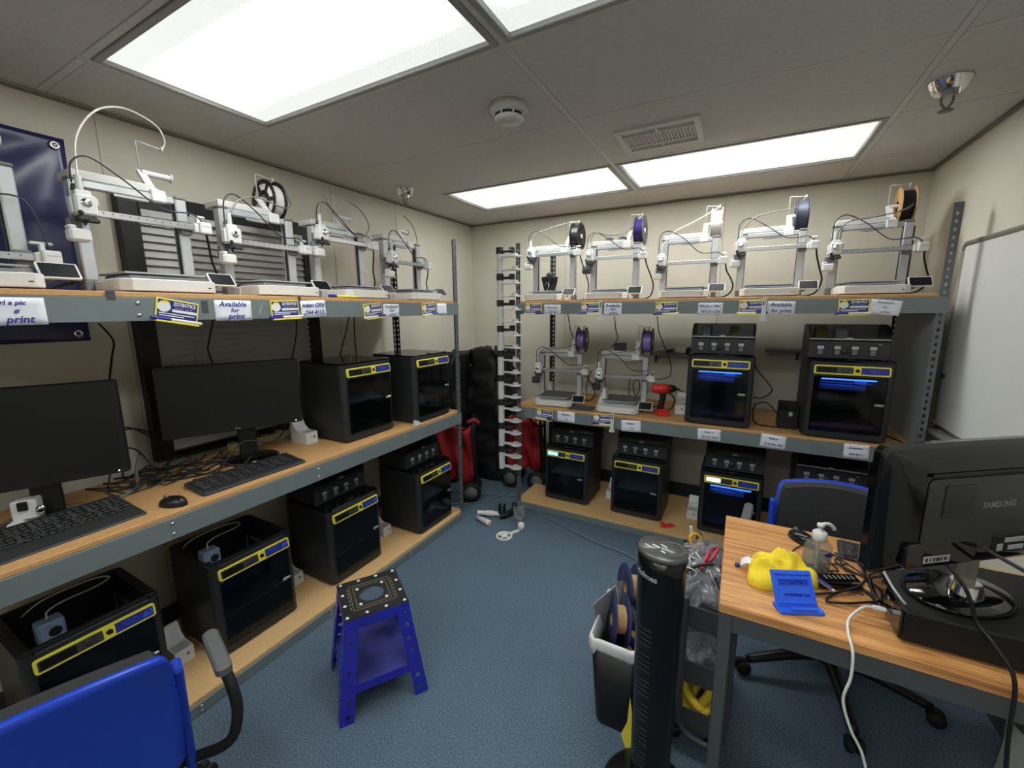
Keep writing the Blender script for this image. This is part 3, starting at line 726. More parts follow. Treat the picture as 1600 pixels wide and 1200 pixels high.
cube_printer('black enclosed 3D printer with a blue lit chamber nearest the whiteboard', (2.872,-.818,ZM), 0, light='blue', bed=.06, w_=.365)
cube_printer('black enclosed 3D printer on the bottom back shelf with a lit blue display', (1.272,-.705,zl), 0, light='white', screen='on', bed=.20, w_=.35)
cube_printer('black enclosed 3D printer on the bottom back shelf behind the red clip', (1.795,-.705,zl), 0, light='white', bed=.18)
cube_printer('black enclosed 3D printer on the bottom back shelf with a bright white display', (2.375,-.695,zl), 0, light='blue', screen='white', bed=.06, head=.0)
cube_printer('black enclosed 3D printer hidden behind the blue office chair', (2.89,-.70,zl), 0, bed=.1)
# two pale rolls lying in the far left printer
for (dy, dx, a) in ((-.02,.10,.35),(.07,.13,-1.0)):
    t = thing('printed_roll', 'pale roll lying inside the far left printer, %s' % ('the longer one' if a > 0 else 'the one stood against the door'), 'printed part', (.625-dx+.02,-1.43+dy+.03,zl+.075), group='rolls in the far left printer', rot=(0,0,a))
    MB().cyl((0,-.06 if a > 0 else -.03,0),(0,.06 if a > 0 else .03,0),.022).build('tube', offwhite, t)
    MB().cyl((0,.045 if a > 0 else .02,0),(0,.075 if a > 0 else .045,0),.025).build('collar', offwhite, t)
# ================================================================== filament changers
def changer(label, loc, rotz, w_=.335, line=True):
    t = thing('filament_changer', label, 'filament changer', loc, rotz, 'filament changers')
    hx = w_/2; PX = Matrix(((0,0,1,0),(1,0,0,0),(0,1,0,0),(0,0,0,1)))     # profile (y,z) extruded along x
    def ext(poly, x0, x1, name, mat, parent=t, ch=0.0):
        q = MB(); q.T = PX; q.prism(poly, x0, x1, ch); return q.build(name, mat, parent)
    ext([(0,.004),(.25,.004),(.26,.10),(.012,.10),(-.002,.09)], -hx, hx, 'lower_body', M('changer_grey',(44,45,47),.45), ch=.004)
    lidp = [(.002,.101)] + [(.002+.128*(1-math.cos(a)), .101+.078*math.sin(a)) for a in (PI/2*k/6 for k in range(1,7))] + [(.235,.172),(.258,.101)]
    ext(lidp[::-1], -hx+.004, hx-.004, 'smoky_lid', smoke)
    for s in (-1,1): ext([(p[0]*1.0,p[1]) for p in lidp][::-1], s*(hx-.004)-.004, s*(hx-.004)+.004, 'lid_cheek', black)
    q = MB(); q.box((0,-.001,.104),(w_-.01,.006,.006),.001); q.build('lid_rim', lgrey if line else dgrey, t)
    q = MB(); q.T = Matrix.Translation((0,-.002,.108)) @ Matrix.Rotation(PI/2,4,'X'); q.prism([(-.018,-.003),(.018,-.003),(.010,.006),(-.010,.006)], 0, .004, .001); q.build('latch', silver, t)
    for k in range(4):
        x = -hx+.055+k*(w_-.085)/3.55
        q = MB(); q.box((x,-.002,.045),(.034,.006,.056),.002); sl = q.build('feeder_slot', dgrey, t)
        MB().box((x,-.0055,.060),(.028,.003,.016),.0006).build('slot_label', lgrey, sl)
        MB().box((x,-.0055,.036),(.020,.003,.024),.0006).build('slot_window', mgrey, sl)
    q = MB(); q.lathe([(.001,-.004),(.016,-.004),(.016,0)], (-.012,-.001,.04), 18, 'y'); q.build('vent_dial', charcoal, t)
    q = MB(); q.text('AMS', .008, (hx-.045,-.0045,.080), RX90); q.build('lettering', lgrey, t)
    return t
zt = .817+.428
changer('filament changer with smoky lid and pale slots on the lit printer beside the red drill', (2.266,-.775,zt), 0)
changer('filament changer with smoky lid on the lit printer nearest the whiteboard', (2.855,-.775,zt), 0, .345)
zt2 = .064+.428
changer('dark filament changer on the bottom back printer with the lit blue display', (1.29,-.625,zt2), 0, line=False)
changer('dark filament changer on the bottom back printer behind the red clip', (1.81,-.640,zt2), 0, line=False)
changer('dark filament changer on the bottom back printer with the bright white display', (2.385,-.640,zt2), 0, line=False)
changer('dark filament changer behind the blue office chair', (2.875,-.640,zt2), 0)
changer('dark filament changer on printer #5 under the middle left shelf', (.46,-2.05,zt2), hL, line=False)
changer('dark filament changer on the far bottom left printer by the red wagon', (.52,-1.43,zt2), hL, line=False)
def inspool(label, x, y, z, fl, fil):
    spool(label, (x,y,z), (0,0,0), fl, fil, 'disc', r=.066, w_=.046, wound=.9, group='spools inside the filament changers')
inspool('grey spool inside the changer beside the red drill', 2.175, -.655, zt+.102, slatef, whitef)
inspool('yellow spool inside the changer beside the red drill', 2.325, -.655, zt+.102, greenf, greenf)
inspool('yellow spool inside the changer nearest the whiteboard', 2.745, -.655, zt+.102, greenf, greenf)
inspool('white spool inside the changer nearest the whiteboard', 2.835, -.655, zt+.102, whitef, whitef)
# ================================================================== white waste holders
def holder(label, loc, rotz, s=1.0):
    t = thing('waste_holder', label, 'holder', loc, rotz, 'white printed waste holders')
    q = MB(); q.T = Matrix(((0,0,1,0),(1,0,0,0),(0,1,0,0),(0,0,0,1))) @ Matrix.Scale(s,4)
    poly = [(0,0),(.13,0),(.13,.125),(.118,.125),(.10,.085),(.075,.066),(.06,.062),(0,.062)]
    q.prism(poly, -.034, .034, .0015); q.build('body', white, t)
    q = MB(); q.T = Matrix.Scale(s,4); q.box((.012,-.0006,.036),(.011,.0015,.013),.0003); q.build('mark', mgrey, t)
    q = MB(); q.T = Matrix.Scale(s,4); q.box((0,.03,.0624),(.054,.05,.001),.0003); q.build('opening', lgrey, t)
    return t
holder('white waste holder on the middle left shelf between the monitor and the enclosed printer', (.395,-2.155,zb), hL)
holder('white waste holder on the bottom left shelf between printer #5 and the far printer', (.425,-1.70,zl), hL)
holder('white waste holder on the bottom left shelf, between nameplates #4 and #5', (.37,-2.30,zl), hL)
holder('white waste holder nearest the blue chair on the bottom left shelf', (.42,-2.845,zl), hL)
holder('white waste holder beside the red drill on the middle back shelf', (2.04,-.60,ZM), 0)
holder('white waste holder beside the bright white display on the bottom back shelf', (2.155,-.545,zl), 0)
holder('white waste holder between the two bottom back printers nearest the corner', (1.565,-.50,zl), 0)
# ================================================================== signs, notes and pens on the beams
printw = M('print_white', (222,222,222), 0.6, var=0.02)
printp = M('print_pale_blue', (150,152,190), 0.6, var=0.03)
yelc = M('sign_yellow', (228,214,78), 0.5, var=0.04)
XF, YF_ = .6615, -.828      # faces of the two beams' fronts
def place(side, c, z, off=0.0):
    return ((XF+off, c, z), PI/2) if side == 'L' else ((c, YF_-off, z), 0)
def sign(label, side, c, z, a, cap, penlabel, dz=0):
    loc, rz = place(side, c, z, .002)
    t = thing('sign_card', label, 'sign', loc, group='yellow and navy printer signs', rot=(0, math.radians(-a), rz))
    q = MB(); q.box((0,-.003,0),(.124,.006,.074),.0015); q.box((0,-.009,-.0405),(.124,.018,.004),.0012); q.box((0,-.0175,-.0395),(.124,.003,.006),.001); q.build('plate', yelc, t)
    q = MB(); q.box((0,-.0063,.002),(.114,.0008,.062),.0002); pr_ = q.build('printed_field', navy, t)
    q = MB(); q.T = Matrix.Translation((-.040,-.0070,.010)) @ RX90; q.prism([(.019*math.cos(k*PI/8)*(1+.08*math.sin(3*k)),.018*math.sin(k*PI/8)) for k in range(16)], 0, .0005); q.build('badge_patch', printw, pr_)
    q = MB(); q.T = Matrix.Translation((-.038,-.0074,.022)) @ RX90; q.prism([(.014*math.cos(k*PI/8),.008*math.sin(k*PI/8)) for k in range(9)], 0, .0004); q.build('badge_patch', yelc, pr_)
    q = MB(); q.text('ZOTBOTICS', .0118, (.019,-.0071,.0225), RX90 @ Matrix.Diagonal((1,1.35,1,1)), bold=.03); q.build('lettering', printw, pr_)
    q = MB(); q.text('Bambu Lab A1', .0095, (.019,-.0071,.0105), RX90); q.build('lettering', printp, pr_)
    q = MB(); q.box((.020,-.0070,.000),(.072,.0006,.009),.0001); q.box((-.002,-.0070,-.012),(.104,.0006,.003),.0001); q.box((-.016,-.0070,-.019),(.070,.0006,.003),.0001); q.build('text_stripe', printw, pr_)
    loc2, rz = place(side, c, z, .002)
    m = thing('marker_pen', penlabel, 'pen', loc, group='pens on the printer signs', rot=(0, math.radians(-a), rz))
    s = -1 if cap == 'L' else 1
    q = MB(); q.cyl((-s*.068,-.0115,-.0315),(s*.02,-.0115,-.0315),.0055,seg=12); q.cyl((-s*.068,-.0115,-.0315),(-s*.074,-.0115,-.0315),.0055,.003,12); q.build('barrel', white, m)
    q = MB(); q.cyl((s*.02,-.0115,-.0315),(s*.074,-.0115,-.0315),.0062,.0056,12); q.box((s*.045,-.0115,-.0245),(.045,.004,.002),.0005); q.build('cap', M('pen_cap_blue',(40,40,140),.4), m)
def note(label, side, c, z, w_, h, a, lines, mat=ink, size=.026, shear=.25):
    loc, rz = place(side, c, z, .0012)
    t = thing('paper_note', label, 'note', loc, group='handwritten paper notes', rot=(0, math.radians(-a), rz))
    q = MB()
    q.grid(lambda u, v: ((u-.5)*w_, -.0008-.002*math.sin(u*3)*v*(1-v), (v-.5)*h), 6, 4); q.build('sheet', paper, t, solid=.0004)
    if lines:
        q = MB(); n = len(lines)
        for i, s in enumerate(lines):
            sz = size if isinstance(size, float) else size[i]
            q.text(s, sz, ((i-.5)*.004, -.0024, ((n-1)/2-i)*h/(n+.3)), RX90, shear, bold=.022)
        q.build('handwriting', mat, t)['kind'] = 'stuff'
aff = ['Available','for','print']
sign('tilted yellow and navy sign under the printer beside the navy banner', 'L', -2.803, 1.513, -10.9, 'L', 'pen with blue cap on the tilted sign on the left shelf beam')
sign('yellow and navy sign under the printer with the black and white spool', 'L', -2.415, 1.520, 2.0, 'L', 'pen with blue cap on the sign under the black and white spool')
sign('yellow and navy sign left of the half covered note on the left beam', 'L', -1.932, 1.514, 5, 'R', 'pen with blue cap on the sign left of the half covered note')
sign('yellow and navy sign nearest the far end of the left beam', 'L', -1.487, 1.521, 5, 'R', 'pen on the sign nearest the far end of the left beam')
note('note cut by the left edge of the picture, ending in the word print', 'L', -3.169, 1.515, .115, .073, .3, ['rl a pic','#','print'], size=[.017,.016,.026])
note('note reading Available for print under the printer beside the banner', 'L', -2.618, 1.516, .131, .075, -.4, aff, size=[.027,.024,.030])
note('note with a name and a seven digit number on the left beam', 'L', -2.277, 1.522, .125, .074, 3, ['Adam (2lb)','744 4312'], size=.025)
note('note half covered by tape on the left beam, reading Available for print', 'L', -1.798, 1.514, .118, .069, 0, aff, inkfade)
note('blank paper note at the far end of the left beam', 'L', -1.355, 1.522, .10, .071, .7, [])
sign('yellow and navy sign at the corner end of the back top beam', 'R', 1.064, 1.519, .4, 'R', 'pen on the sign at the corner end of the back top beam')
sign('yellow and navy sign under the printer with the dark purple spool', 'R', 1.479, 1.518, .5, 'L', 'pen on the sign under the dark purple spool')
sign('yellow and navy sign under the printer with the white spool', 'R', 1.952, 1.515, 1.4, 'L', 'pen on the sign under the white spool')
sign('yellow and navy sign under the printer with the slate grey spool', 'R', 2.401, 1.518, .8, 'R', 'pen on the sign under the slate grey spool')
sign('yellow and navy sign under the printer nearest the whiteboard', 'R', 2.845, 1.515, .9, 'L', 'pen on the sign nearest the whiteboard')
sign('yellow and navy sign on the middle beam nearest the white plastic tower', 'R', 1.155, .768, -1.1, 'R', 'pen on the middle beam sign nearest the white plastic tower')
sign('yellow and navy sign on the middle beam left of a white hook', 'R', 1.582, .782, 2.4, 'L', 'pen on the middle beam sign left of a white hook')
note('note with faint writing at the corner end of the back top beam', 'R', 1.206, 1.514, .124, .067, -1.4, ['Roman','Signed'], inkfade)
note('note reading Available for print beside the white hook near the corner', 'R', 1.625, 1.512, .112, .079, -1.5, aff, ink)
note('note with a name and phone number on the back top beam', 'R', 2.192, 1.511, .128, .069, -.7, ['PAUL-V FMC','562-21-1256'], ink, .020)
note('note reading Available for print under the slate grey spool', 'R', 2.536, 1.513, .127, .072, -2, ['Available','for print'], ink, .027)
note('tilted note with pale writing, Available for print, nearest the whiteboard', 'R', 2.967, 1.512, .120, .072, -6.7, aff, inkfade, .018)
note('note with a short name and the digit 2, on the middle beam', 'R', 1.317, .767, .130, .075, .6, ['Esteban','2 d'], ink, .018)
note('note with a short name and the digit 3, under the red drill', 'R', 1.771, .758, .126, .076, 3, ['Kaitlyn','3 d'], ink, .018)
note('note with a name and number below the lit printer beside the drill', 'R', 2.236, .764, .126, .070, 2, ['Taylor V','949 351 4202'], ink, .016)
note('tilted note with a name and number between the two lit printers', 'R', 2.564, .769, .122, .078, -3, ['Rafael','714-456-782'], ink, .018)
note('note with a name and number half hidden by the big black monitor', 'R', 2.935, .770, .105, .078, 2, ['Jonathan','949-831-1'], ink, .016)
def hook(label, c, z):
    loc, rz = place('R', c, z, .022)
    t = thing('white_hook', label, 'hook', loc, group='white printed hooks')
    q = MB(); q.T = RX90
    outer = rr(.022,.118,.010,5)
    q.box((-.0085,0,0),(.005,.11,.005)); q.box((.0085,0,0),(.005,.11,.005)); q.box((0,.058,0),(.022,.008,.005)); q.box((0,-.018,0),(.014,.075,.005)); q.prism([(-.020,-.066),(.020,-.066),(.018,-.050),(.008,-.046),(-.008,-.046),(-.018,-.050)], -.003, .003, .001)
    q.build('hook_body', white, t)
hook('white slotted hook beside the note near the corner on the back top beam', 1.549, 1.506)
hook('white slotted hook on the sign under the slate grey spool', 2.458, 1.506)
hook('white slotted hook on the middle shelf beam', 1.652, .772)
tapem = M('grey_tape', (70,72,78), 0.35, var=0.08)
def tape(label, side, c, z, w_, h, a=0):
    loc, rz = place(side, c, z, .0008)
    tag_ = MB().box((0,-.0006,0),(w_,.0008,h),.0002).build('tape_strip', tapem); tag_.location = loc; tag_.rotation_euler = (0, math.radians(-a), rz)
    tag(tag_, label, 'tape', 'tape on the shelf beams')
tape('dark tape strip on the left beam edge below the printer by the banner', 'L', -2.969, 1.562, .022, .030)
tape('dark tape strip hanging left of the note with the seven digit number', 'L', -2.342, 1.545, .014, .06)
tape('dark tape strip right of the tilted sign on the left beam', 'L', -2.715, 1.528, .022, .045)
o = MB().box((0,-.002,0),(.008,.002,.045),.0004).build('metal_strip', silver); o.location = (XF+.001,-2.515,1.52); o.rotation_euler = (0, math.radians(18), PI/2); tag(o, 'thin pale metal strip hanging tilted on the left beam', 'strip')
t = thing('yellow_tool', 'yellow handled tool with blue tip lying on the left top shelf edge', 'tool', (.625,-2.06,1.583), PI/2)
MB().cyl((-.06,0,0),(.075,0,0),.007,.004).build('handle', yellow, t); MB().cyl((-.10,0,0),(-.06,0,0),.008).build('tip', M('pen_cap_blue',(40,40,140),.4), t)
# ================================================================== monitors, keyboards on the left shelf
def monitor(label, loc, rotz, w_, h, zc, off, logo):
    t = thing('desktop_monitor', label, 'monitor', loc, rotz, 'desktop monitors on the left shelf')
    q = MB(); q.T = Matrix.Translation((off,-.02,zc)) @ RX90
    q.prism(rr(w_,h,.008,3), -.018, .012, .003); q.prism(rr(w_*.7,h*.7,.02,3), -.045, -.018, .006); sh_ = q.build('housing', black, t)
    q = MB(); q.T = Matrix.Translation((off,-.02,zc)) @ RX90; q.prism(rr(w_-.036,h-.044,.002,2,0,.006), .011, .0128); q.build('screen', M('panel_black',(13,14,18),.38,var=.05), sh_)
    if logo:
        q = MB(); q.text('DELL', .010, (off,-.0325,zc-h/2+.010), RX90); q.build('lettering', lgrey, sh_)
    q = MB(); q.cyl((off+w_/2-.03,-.032,zc-h/2+.010),(off+w_/2-.03,-.033,zc-h/2+.010),.002,seg=8); q.build('power_light', M('led_white',(240,240,240),.4,emit=(230,240,255),estr=3), sh_)
    q = MB(); q.box((0,.035,(zc-.05)/2+.01),(.075,.022,zc-.02),.004); q.build('stand', black, t)
    q = MB(); q.T = Matrix.Diagonal((1,.78,1,1)); q.lathe([(.001,.0),(.125,.0),(.126,.006),(.110,.014),(.04,.022),(.001,.022)], seg=36); q.build('stand_base', gloss, t)
th65 = math.radians(65.3)
monitor('black desktop monitor on the middle left shelf beside the white waste holder', (.33,-2.445,zb), th65, .545, .315, .31, -.035, True)
monitor('black desktop monitor cut by the left edge of the picture', (.33,-3.12,zb), math.radians(66), .545, .335, .295, -.045, False)
def keyboard(label, loc, rotz, w_, d, rest, tilt=4, mat=dgrey, keymat=None):
    t = thing('keyboard', label, 'keyboard', loc, rot=(math.radians(tilt),0,rotz), group='keyboards')
    q = MB(); q.prism(rr(w_,d,.012,4), 0, .014, .003); q.build('tray', mat, t)
    k = MB(); kd = (d-rest-.016)/6; y0 = -d/2+rest+kd*.5
    for r in range(6):
        x = -w_/2+.012; n = 20
        i = 0
        while x < w_/2-.012-.010:
            kw = .0172
            if r == 0 and .06 < x+w_/2 < .10: kw = .105
            elif r in (1,2) and i == 0: kw = .026
            if not (w_/2-.100 < x+kw/2 < w_/2-.090 and False):
                k.box((x+kw/2, y0+r*kd, .0165),(kw-.0025, kd-.0025, .006),.0012)
            x += kw; i += 1
            if i in (15,18): x += .006
    o = k.build('keys', keymat or M('key_black',(34,34,36),.4,var=.15), t); o['kind'] = 'stuff'
    q = MB()
    for r in range(5):
        for j in range(9):
            q.box((-w_/2+.03+j*(w_-.06)/8.5, y0+r*kd, .0198),(.010 if (r+j)%3 else .018,.0018,.0006),.0001)
    o = q.build('key_legends', M('legend_grey',(120,122,124),.5), t); o['kind'] = 'stuff'
    return t
keyboard('black keyboard in front of the monitor beside the white waste holder', (.535,-2.565,zb+.002), PI/2-.02, .425, .165, .03)
keyboard('black keyboard with a wide palm rest at the left edge of the picture', (.475,-3.165,zb+.002), PI/2+.03, .44, .235, .075, 5)
t = thing('computer_mouse', 'black computer mouse on the middle left shelf between the keyboards', 'mouse', (.585,-2.865,zb), PI/2+.35)
def mouse_parts(t, m):
    q = MB()
    def f(u, v):
        a = u*2*PI; ph = v*PI/2
        r = math.cos(ph)**.6
        return (.030*r*math.cos(a)*(1+.10*math.sin(a)), .053*r*math.sin(a), .001+.031*math.sin(ph)**.9*(1-.18*math.sin(a)*math.cos(ph)))
    q.grid(f, 28, 10); q.T = Matrix.Diagonal((1,1,1,1)); q.prism([(.029*math.cos(k*PI/12),.051*math.sin(k*PI/12)) for k in range(24)], 0, .003); q.build('shell', m, t)
    MB().cyl((-.003,.030,.028),(.003,.030,.028),.0075,seg=14).build('scroll_wheel', mgrey, t)
mouse_parts(t, M('mouse_black',(24,24,25),.28))
t = thing('power_adapter', 'white power adapter block standing beside the left monitor', 'adapter', (.30,-3.155,zb), 1.0)
MB().box((0,0,.042),(.062,.055,.084),.005).box((0,-.02,.010),(.07,.075,.02),.004).build('block', white, t); MB().box((.0,-.028,.066),(.024,.012,.03),.002).build('plug', black, t)
MB().lathe([(.001,.012),(.010,.010),(.012,0)], (.04,-.03,.05), 12, 'y').build('button', chrome, t)
# cables lying and looping on the middle left shelf
random.seed(11)
for k in range(17):
    y0 = random.uniform(-3.0,-2.78); x0 = random.uniform(.14,.34); p = [(x0,y0,zb+.006+random.uniform(0,.03))]
    n = random.randint(4,6)
    for j in range(n):
        x0 += random.uniform(-.06,.08); y0 += random.uniform(.03,.10)
        p.append((min(max(x0,.12),.44), min(y0,-2.50), zb+.004+random.uniform(0,.045)*(j%2)))
    o = MB().tube(p, random.choice((.0028,.0034,.004)), 6, 5).build('cable', cablem if k%4 else dgrey)
    tag(o, 'tangled black cable lying between the two left monitors', 'cable', 'tangled cables between the left monitors')
def cable(label, pts, r, m, group=None, sub=6):
    o = MB().tube(pts, r, 7, sub).build('cable', m); tag(o, label, 'cable', group); return o
cable('black cable looping up against the wall beside the left monitor', [(.16,-2.86,zb+.02),(.10,-2.84,zb+.16),(.07,-2.80,zb+.20),(.09,-2.73,zb+.17),(.14,-2.70,zb+.08),(.20,-2.72,zb+.02)], .0035, cablem)
cable('black cable leaving the left monitor edge towards the window frame', [(.30,-2.93,zb+.20),(.17,-2.85,zb+.23),(.10,-2.78,zb+.20),(.06,-2.70,zb+.12),(.06,-2.66,zb+.02)], .003, cablem)
cable('small black cable loop on the shelf below the left monitor corner', [(.22,-2.93,zb+.01),(.16,-2.87,zb+.13),(.15,-2.80,zb+.12),(.20,-2.76,zb+.01)], .0035, cablem)
cable('thick pale grey cable curving behind the left keyboard', [(.14,-2.79,zb+.10),(.20,-2.83,zb+.05),(.28,-2.86,zb+.012),(.335,-2.91,zb+.008),(.355,-2.97,zb+.008),(.350,-3.05,zb+.009),(.340,-3.15,zb+.009),(.345,-3.27,zb+.009),(.335,-3.42,zb+.009)], .006, M('cable_pale',(112,112,112),.5))
cable('grey cable drooping over the stand of the monitor beside the waste holder', [(.10,-2.12,zb+.05),(.24,-2.22,zb+.05),(.36,-2.36,zb+.06),(.33,-2.46,zb+.09),(.36,-2.56,zb+.04),(.42,-2.64,zb+.01),(.40,-2.72,zb+.006)], .0032, dgrey)
t = thing('power_strip', 'beige power strip on the shelf behind the monitor beside the waste holder', 'power strip', (.15,-2.27,zb), PI/2)
MB().box((0,0,.022),(.34,.06,.044),.006).build('body', M('beige_plastic',(176,166,128),.5), t)
for k in range(4):
    q = MB(); q.box((-.12+k*.08,-.006,.055),(.032,.032,.03),.004); q.build('plug', black, t)
for lab_, p in (('black cord hanging from the banner corner to the left monitor', [(.08,-2.83,1.47),(.10,-2.80,1.40),(.12,-2.82,1.33),(.20,-2.87,1.22)]),
                ('black cord hanging in front of the blinds behind the left shelf', [(.12,-2.42,1.50),(.13,-2.46,1.38),(.14,-2.475,1.33),(.15,-2.455,1.22)]),
                ('black cord hanging in front of the window frame at the left shelf', [(.10,-1.98,1.5),(.12,-2.0,1.40),(.14,-2.05,1.27),(.15,-2.10,1.18)]),
                ('slanted black cord hanging behind the middle left enclosed printer', [(.10,-1.60,1.5),(.12,-1.65,1.40),(.14,-1.74,1.22)]),
                ('straight black cord hanging behind the middle left enclosed printer', [(.12,-1.58,1.5),(.13,-1.60,1.35),(.14,-1.60,1.20)]),
                ('black cord hanging on the back wall nearest the corner', [(1.05,-.14,1.50),(1.09,-.15,1.33),(1.15,-.16,1.22),(1.16,-.16,1.10),(1.24,-.18,.95)]),
                ('black cord hanging on the back wall behind the second lilac spool', [(1.45,-.14,1.5),(1.47,-.15,1.36),(1.49,-.16,1.28),(1.44,-.17,1.20)]),
                ('long black cord hanging on the back wall above the red drill', [(1.78,-.14,1.5),(1.80,-.15,1.36),(1.83,-.16,1.28),(1.90,-.17,1.12),(1.91,-.18,1.02),(1.87,-.2,.99),(1.80,-.22,.98)]),
                ('black cord looping beside the lit printer near the drill', [(2.44,-.45,1.23),(2.46,-.48,1.14),(2.54,-.5,1.04),(2.555,-.5,1.00),(2.51,-.5,.955),(2.46,-.48,.95)]),
                ('black cord lying on the shelf between the two lit printers', [(2.47,-.55,.92),(2.46,-.60,.87),(2.48,-.66,.825),(2.56,-.70,.825),(2.62,-.66,.83),(2.60,-.52,.86),(2.54,-.42,.91),(2.47,-.45,.90)]),
                ('black cord looped behind the printer beside the drill', [(1.62,-.25,.83),(1.63,-.28,.98),(1.68,-.30,1.01),(1.71,-.30,.93),(1.69,-.33,.86),(1.66,-.30,.95),(1.72,-.28,.99),(1.76,-.26,.90),(1.75,-.26,.83)]),
                ('black cord rising behind the printer nearest the white tower', [(1.28,-.28,.83),(1.29,-.30,.93),(1.33,-.30,1.03)]),
                ('black cord lying on the shelf right of the lit printer nearest the whiteboard', [(3.075,-.40,.86),(3.09,-.55,.824),(3.12,-.68,.822),(3.15,-.76,.822)]),
                ('black cord beside the red drill leaning against the wall', [(1.86,-.40,.93),(1.99,-.38,.94),(2.03,-.38,.92),(2.02,-.40,.86)])):
    cable(lab_, p, .0036, cablem)
# ================================================================== things on the middle and bottom back shelves
t = thing('cordless_drill', 'red and black cordless drill standing on its battery', 'drill', (1.935,-.66,ZM), math.radians(20))
red = M('tool_red', (196,44,40), 0.45, var=0.08)
q = MB(); q.prism(rr(.085,.11,.012,4), 0, .028, .004); q.prism(rr(.06,.075,.01,4), .028, .042, .003); q.build('battery', red, t)
MB().tube([(-.012,0,.035),(-.006,0,.08),(.0,0,.12),(-.004,0,.15)], lambda u: .019+.003*abs(u-.5), 10, 3).build('grip', black, t)
q = MB(); q.lathe([(.001,-.075),(.022,-.072),(.031,-.05),(.033,0),(.030,.035),(.001,.035)], (0,0,.176), 16, 'x'); q.build('motor_body', red, t)
q = MB(); q.lathe([(.029,.035),(.026,.055),(.018,.075),(.010,.085),(.001,.085)], (0,0,.176), 14, 'x'); q.cyl((.08,0,.176),(.105,0,.176),.004,seg=8); q.build('chuck', matblack, t)
MB().box((.018,0,.135),(.012,.016,.028),.004).build('trigger', mgrey, t)
MB().tube([(.02,0,.15),(.06,0,.13),(.075,0,.09),(.055,0,.04),(.03,0,.03)], .005, 7, 5).build('hand_strap', cablem, t)
t = thing('grey_tray', 'flat dark grey printed tray on the middle shelf edge between the two printers', 'tray', (1.405,-.745,ZM), .15)
MB().box((0,0,.005),(.17,.12,.010),.002).build('plate', M('tray_grey',(74,76,78),.5), t)
q = MB()
for k in range(4): q.box((-.06+k*.04,0,.0115),(.006,.10,.003))
q.build('ribs', dgrey, t)['kind'] = 'stuff'
t = thing('shelf_wedge', 'white triangular wedge bracket behind the grey tray', 'bracket', (1.515,-.66,ZM), 0)
q = MB(); q.T = RX90; q.prism([(-.035,0),(.045,0),(.045,.03),(.03,.15),(.022,.15),(-.02,.045)], -.05, 0, .002); q.build('body', white, t)
t = thing('shelf_wedge', 'white triangular wedge bracket behind the printer nearest the white tower', 'bracket', (.985,-.50,ZM), 0)
q = MB(); q.T = RX90; q.prism([(-.02,0),(.08,0),(.08,.10),(.07,.13),(.06,.13),(-.01,.02)], -.04, 0, .002); q.build('body', offwhite, t)
t = thing('black_cup', 'black square printed cup on the shelf between the two lit printers', 'cup', (2.635,-.66,ZM), 0)
q = MB(); q.frame(-.05,.05,-.05,.05,.004,0,.001); 
q = MB()
for sx in (-1,1): q.box((sx*.046,.02,.075),(.005,.10,.15))
q.box((0,.068,.075),(.092,.005,.15)); q.box((0,-.028,.055),(.092,.005,.11)); q.box((0,.02,.003),(.092,.096,.006)); q.build('walls', black, t)
MB().box((.012,-.031,.09),(.018,.002,.024)).build('mark', lgrey, t)
t = thing('wall_ledge', 'small grey wall ledge holding white odds and ends behind the drill', 'ledge', (1.90,-.075,1.165))
MB().box((0,0,0),(.31,.15,.018),.003).build('board', mgrey, t); MB().box((-.13,.06,-.04),(.01,.03,.07)).box((.13,.06,-.04),(.01,.03,.07)).build('brackets', dgrey, t)['kind'] = 'stuff'
t = thing('roll_of_labels', 'white roll and black clip resting on the small grey wall ledge', 'odds and ends', (1.93,-.09,1.174))
MB().cyl((-.14,0,.02),(-.02,0,.045),.012).cyl((-.0,-.01,.025),(.07,-.01,.025),.024).build('rolls', white, t); MB().box((.11,0,.025),(.07,.05,.05),.008).box((-.05,.02,.03),(.05,.04,.04),.006).build('clips', black, t)
t = thing('wall_ledge', 'small grey wall ledge between the two lit printers', 'ledge', (2.635,-.08,1.225))
MB().box((0,0,0),(.23,.15,.022),.003).build('board', mgrey, t); MB().box((.08,.06,-.04),(.01,.03,.06)).build('bracket', dgrey, t)
o = MB(); o.T = Rz(.55); o.box((0,0,.014),(.075,.022,.024),.004).box((-.030,.004,.020),(.020,.034,.038),.006).box((.038,0,.01),(.03,.014,.014),.003); o = o.build('red_clip', red); o.location = (2.02,-.745,zl); tag(o, 'red plastic clip on the bottom back shelf board', 'clip')
o = MB(); o.T = RX90; o.prism([(-.03,0),(.03,0),(.022,.008),(-.010,.030),(-.028,.034)], -.012, .012, .002); o = o.build('white_scrap', white); o.location = (.650,-1.612,zb); o.rotation_euler = (0,0,PI/2); tag(o, 'small white plastic wedge on the middle left shelf edge', 'plastic scrap')
